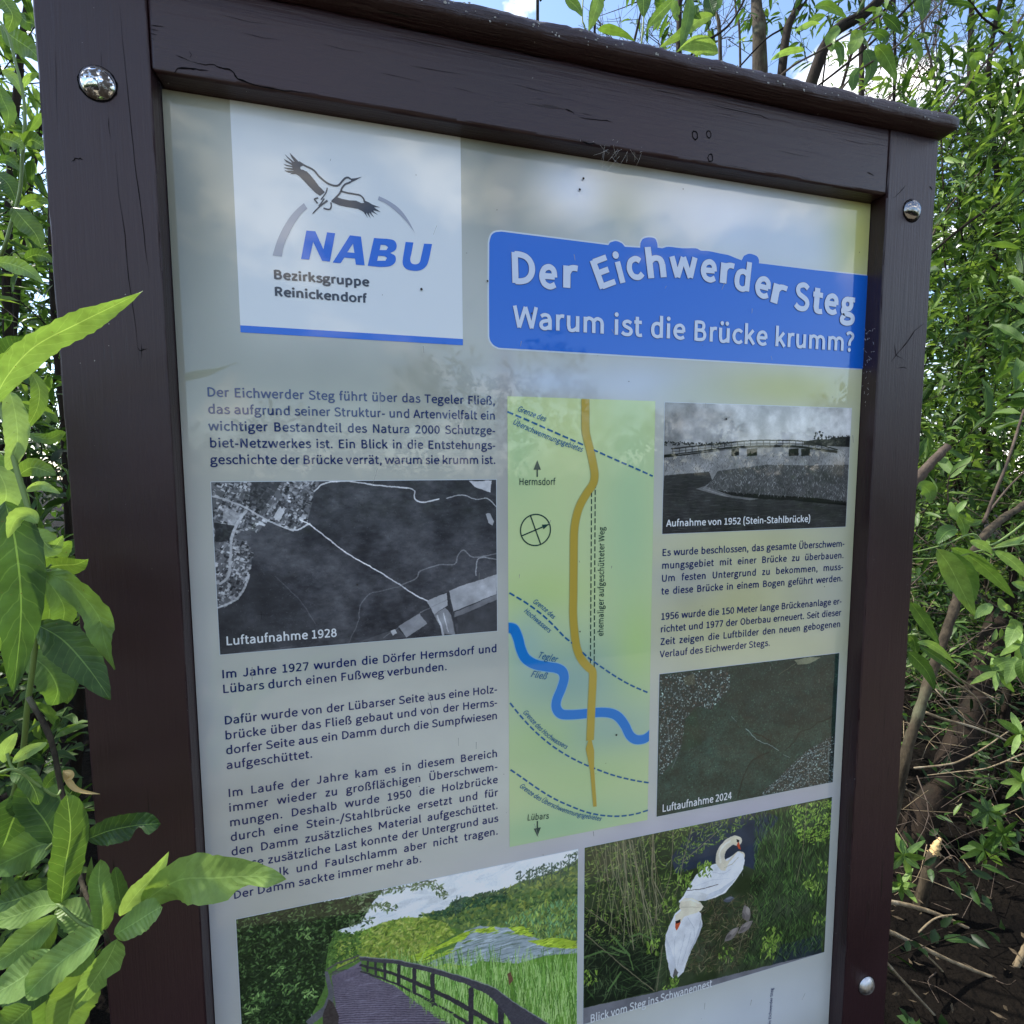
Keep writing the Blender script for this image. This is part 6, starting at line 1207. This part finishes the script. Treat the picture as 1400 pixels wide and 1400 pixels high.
# leaf litter
r = rs(21); V = []; F = []
for i in range(3200):
    x = r.uniform(.9, 4.5); y = r.uniform(-.3, 3.5); L_ = r.uniform(.012, .036); a = r.uniform(0, 6.28); w_ = L_*r.uniform(.06, .16); z0 = .03+r.uniform(0, .03); c_, s_ = math.cos(a), math.sin(a); k = len(V)
    V += [(x-c_*L_/2, y-s_*L_/2, z0), (x-s_*w_, y+c_*w_, z0+r.uniform(0, .01)), (x+c_*L_/2, y+s_*L_/2, z0+r.uniform(0, .012)), (x+s_*w_, y-c_*w_, z0)]; F.append((k, k+1, k+2, k+3))
tag(put('leaf_litter', mesh('leaf_litter', V, F), bark_mat('litter', srgb(40, 33, 25), srgb(96, 84, 66), srgb(30, 26, 20))), 'dry narrow leaves scattered on the dark ground', 'leaf litter', kind='stuff')

# ---------------------------------------------------------------- trees rising behind the board
TL = [((1034, 0), (1039, 95), 2.6, .064, 'upright grey-green trunk rising behind the middle of the cap'), ((1203, 0), (1110, 110), 2.2, .046, 'smooth trunk leaning to the right above the cap'), ((1093, 0), (1069, 98), 2.5, .037, 'dark trunk just right of the upright grey-green one'),
      ((975, 0), (985, 85), 3.0, .020, 'slim trunk left of the upright grey-green one'), ((1219, 0), (1150, 122), 2.3, .013, 'thin pole leaning parallel to the smooth leaning trunk'), ((1223, 0), (1222, 142), 2.8, .014, 'thin upright pole near the right end of the cap'), ((739, 0), (735, 26), 1.7, .010, 'short dark stem showing at the far left above the cap'), ((826, 0), (813, 42), 1.7, .008, 'dark curved stem second from the left above the cap'), ((1005, 0), (1012, 90), 3.4, .014, 'narrow trunk squeezed between two larger ones'), ((1148, 0), (1125, 110), 3.4, .010, 'faint thin stem between the leaning trunks')]
for i, (a, b, d, w_, lab) in enumerate(TL):
    top_, bot = at(*a, d), at(*b, d*.99); dv_ = (bot-top_)
    low = bot+Vector((dv_.x*2, dv_.y*1.0, 0)); low.z = 0; up_ = top_+(top_-bot)*4.0
    t_ = empty('willow_tree', low, lab, 'tree', 'trees behind the board'); wood('trunk', [low, low.lerp(bot, .5)+Vector((.03, .02, 0)), bot, top_, top_.lerp(up_, .5)+Vector((.05, 0, 0)), up_], w_*.72, w_*.25, BARK if i in (0, 3, 8) else BARK_DARK, t_, 100+i, .1, 10)
    if w_ > .009:
        f = Foliage(200+i); r = rs(300+i)
        for k in range(26 if i not in (6, 7) else 4):
            t = r.uniform(.12, 1); o = top_.lerp(up_, t); a_ = r.uniform(0, 6.28); L_ = r.uniform(.3, .9); e_ = o+Vector((math.cos(a_)*L_, math.sin(a_)*L_, r.uniform(.1, .8)))
            v, ff = tube([o, (o+e_)/2+Vector(r.uniform(-.05, .05, 3)), e_], .005*r.uniform(.5, 1.2), .0015, 4, 0, 0, 3); kk = len(f.tw[0]); f.tw[0].extend(v); f.tw[1].extend([tuple(q+kk for q in g) for g in ff])
            for j in range(2): f.sprig(tuple(o.lerp(e_, r.uniform(.3, 1))), (math.cos(a_)+r.normal()*.6, math.sin(a_)+r.normal()*.6, r.uniform(0, 1)), r.uniform(.2, .45), 8, .09, .02, tint=.55+r.normal()*.15)
        f.build(t_, LEAF_FAR, 40, twig_mat=BARK_DARK)
crown = empty('willow_branch', at(1000, 180, 1.35), 'broad-leaved willow branch hanging against the sky above the cap', 'branch', 'willow growth round the board')
z5f = lambda pts: [(x/4.375+680, y/4.375) for x, y in pts]
for i, (pts, w, m_) in enumerate([([(872, -60), (873, -20), (874, 40), (876, 105)], 20, 0), ([(1060, -10), (1000, 50), (940, 110), (888, 180)], 14, 0), ([(1290, 92), (1210, 120), (1090, 210), (970, 285)], 16, 0), ([(405, -20), (440, 10), (480, 50), (508, 98)], 15, 0), ([(620, -60), (600, 20), (575, 100), (545, 190)], 17, 0), ([(600, 175), (660, 172), (740, 195), (822, 245)], 14, 1),
    ([(1320, 320), (1240, 270), (1160, 265), (1090, 290)], 26, 2), ([(1150, -20), (1145, 80), (1120, 200), (1100, 310)], 15, 1), ([(1260, -40), (1270, 10), (1285, 60), (1300, 95)], 20, 1), ([(1070, 0), (1060, 30), (1050, 60), (1045, 80)], 10, 1), ([(1190, 30), (1185, 60), (1190, 90), (1220, 110)], 12, 0), ([(940, 0), (960, 20), (980, 20), (1000, 0)], 10, 1)]):
    px_leaf(crown, z5f(pts), w, 1.3+.03*(i % 3), m=(LEAF_NEAR, LEAF_MID, LEAF_PALE)[m_], nL=14, tilt=.25*((i % 3)-1))
z6f = lambda pts: [(x/2.8+900, y/2.8) for x, y in pts]
for i, (pts, w, m_) in enumerate([([(595, 30), (640, 20), (680, 40), (722, 68)], 15, 1), ([(560, 115), (590, 80), (620, 65), (640, 60)], 10, 0), ([(830, 175), (860, 200), (890, 250), (912, 312)], 22, 0), ([(790, 190), (810, 230), (810, 280), (785, 332)], 18, 1), ([(860, 60), (890, 80), (910, 100), (930, 132)], 18, 1), ([(690, 100), (670, 130), (662, 160), (665, 200)], 16, 1), ([(1015, -20), (1010, 10), (1015, 40), (1010, 80)], 20, 1), ([(820, 130), (850, 130), (870, 150), (860, 180)], 16, 1), ([(740, 120), (760, 150), (740, 190), (720, 210)], 18, 0), ([(770, 260), (750, 290), (745, 330), (740, 350)], 12, 1),
    ([(1100, 10), (1140, 10), (1180, 15), (1210, 30)], 9, 1), ([(1240, 60), (1270, 50), (1290, 60), (1300, 80)], 12, 1), ([(1300, 160), (1330, 145), (1360, 145), (1380, 130)], 10, 1), ([(1190, 230), (1215, 215), (1240, 220), (1250, 240)], 12, 1), ([(1210, 290), (1230, 295), (1250, 310), (1270, 300)], 12, 1), ([(20, -20), (10, 30), (0, 70), (-20, 120)], 14, 0), ([(520, 120), (560, 100), (590, 90), (620, 90)], 8, 2), ([(230, -10), (225, 10), (215, 30), (200, 50)], 14, 1), ([(60, 10), (70, 40), (65, 60), (80, 80)], 10, 0), ([(640, 150), (690, 180), (700, 230), (690, 260)], 12, 1), ([(430, 230), (480, 200), (540, 190), (560, 195)], 9, 2), ([(960, 140), (990, 180), (1000, 220), (970, 250)], 10, 1)]):
    px_leaf(crown, z6f(pts), w, 1.45+.05*(i % 4), m=(LEAF_NEAR, LEAF_MID, LEAF_PALE)[m_], nL=12, tilt=.3*((i % 3)-1))
wood('stem', [at(1037, -40, 1.4), at(1000, 30, 1.4), at(960, 60, 1.4), at(946, 74, 1.4), at(900, 140, 1.45)], .0028, .0035, BARK_DARK, crown, 5, .05)
wood('stem', [at(882, -40, 1.33), at(880, 24, 1.33), at(877, 60, 1.33), at(874, 110, 1.36)], .0018, .0024, STEM_GREEN, crown, 6, .05)
wood('stem', [at(800, -40, 1.33), at(796, 22, 1.33), at(800, 40, 1.33), at(806, 90, 1.36)], .0018, .0024, STEM_GREEN, crown, 7, .05)
wood('stem', [at(876, 18, 1.5), at(871, 40, 1.5), at(866, 62, 1.5), at(855, 120, 1.5)], .0032, .0042, BARK_DARK, crown, 8, .05)
wood('stem', [at(1205, 20, 1.5), at(1120, 70, 1.5), at(1076, 96, 1.5), at(1020, 150, 1.55)], .0024, .0034, TWIG_GREY, crown, 9, .05)
wood('stem', [at(1290, 0, 1.6), at(1230, 60, 1.6), at(1170, 100, 1.6), at(1130, 150, 1.65)], .0024, .0034, TWIG_GREY, crown, 10, .05)
for i, pts in enumerate([[(1420, 250), (1330, 300), (1240, 380), (1180, 470)], [(1400, 20), (1320, 120), (1260, 200), (1200, 300)], [(1290, -40), (1190, 60), (1090, 140), (1000, 220)], [(1400, 130), (1370, 200), (1300, 280), (1270, 330)], [(1400, 180), (1380, 60), (1340, 20), (1280, -60)], [(1250, -50), (1262, 40), (1282, 130), (1290, 260)], [(1130, -40), (1080, 30), (1040, 60), (960, 150)]]):
    wood('stem', [at(x, y, 1.9+.1*i) for x, y in pts], .0055, .0035, TWIG_GREY if i % 2 else BARK_DARK, crown, 30+i, .08)
f = Foliage(400); region(f, (1230, 1500), (-60, 220), (2.0, 3.4), 75, .075, .017, .28, .6, 8, up=.8, seed=31); region(f, (900, 1230), (-100, 120), (2.0, 4.0), 80, .09, .02, .35, .6, 8, up=.5, seed=32); region(f, (700, 1000), (-200, 10), (3, 4.5), 8, .09, .02, .35, .6, 6, seed=33)
f.build(crown, LEAF_FAR, 120, twig_mat=BARK_DARK)
# bare twiggy trees against the sky, farther off
for j, (cx, d, lab) in enumerate([(930, 5.5, 'bare twiggy treetop against the blue behind the cap'), (1330, 6.0, 'bare twiggy treetop against the sky at the upper right'), (1180, 6.5, 'bare twiggy treetop behind the leaning trunks')]):
    base = at(cx, 640, d); base.z = 0; tt = empty('bare_tree', base, lab, 'tree', 'bare treetops far behind'); r = rs(500+j); V = []; F = []
    top_ = at(cx, -80, d); wood('trunk', [base, base.lerp(top_, .4)+Vector((.1, 0, 0)), base.lerp(top_, .75), top_], .07, .02, BARK_DARK, tt, 500+j)
    def grow(o, dv, L_, w_, lev):
        global V, F
        e_ = o+dv*L_; md = (o+e_)/2+Vector(r.uniform(-.06, .06, 3))*L_; v, ff = tube([o, md, e_], w_, w_*.6, 4, 0, 0, 3); k = len(V); V += v; F += [tuple(q+k for q in g) for g in ff]
        if lev > 0:
            for i in range(4):
                nd = (dv+Vector(r.normal(size=3)*.55)+Vector((0, 0, .15))).normalized(); grow(o.lerp(e_, r.uniform(.35, 1)), nd, L_*r.uniform(.5, .8), w_*.6, lev-1)
    for i in range(11):
        t = r.uniform(.45, .98); a_ = r.uniform(0, 6.28); grow(base.lerp(top_, t), Vector((math.cos(a_), math.sin(a_), .8)).normalized(), r.uniform(.7, 1.2), .012, 3)
    put('bare_twigs', mesh('bare_twigs', V, F, True), TWIG_GREY, tt, kind='stuff')

# ---------------------------------------------------------------- woodland masses closing the view
def woodland(name, label, n, place, ll, lw, seed, tint=.4):
    r = rs(seed); B = []
    f = Foliage(seed)
    for i in range(n):
        o = place(r); f.sprig(o, (r.normal()*.8, r.normal()*.8, r.uniform(0, 1)), r.uniform(.3, .7), 7, ll, lw, tint=tint+r.normal()*.15, twig=0)
    V, F, t_ = f.arrays(f.B); tag(put(name, tris_mesh(name, V, F, tint=t_), LEAF_FAR), label, 'woodland', kind='stuff')
def ring_place(a0, a1, r0, r1, h0, h1):
    def p(r):
        a = r.uniform(a0, a1); d = r.uniform(r0, r1); h = h1*(.75+.25*math.sin(a*7)+.12*math.sin(a*23))
        return (math.sin(a)*d+.5, math.cos(a)*d, h0+(h-h0)*r.rand()**1.1)
    return p
woodland('woodland', 'dense mass of willow scrub closing the view behind the board', 8000, ring_place(-1.35, 1.75, 4.4, 7.0, 0, 4.3), .17, .055, 601, .4)
woodland('far_scrub', 'low line of scrub across the path, mirrored in the glossy panel', 5200, ring_place(math.pi-1.9, math.pi+1.75, 11, 15, 0, 4.4), .30, .10, 602, .3)
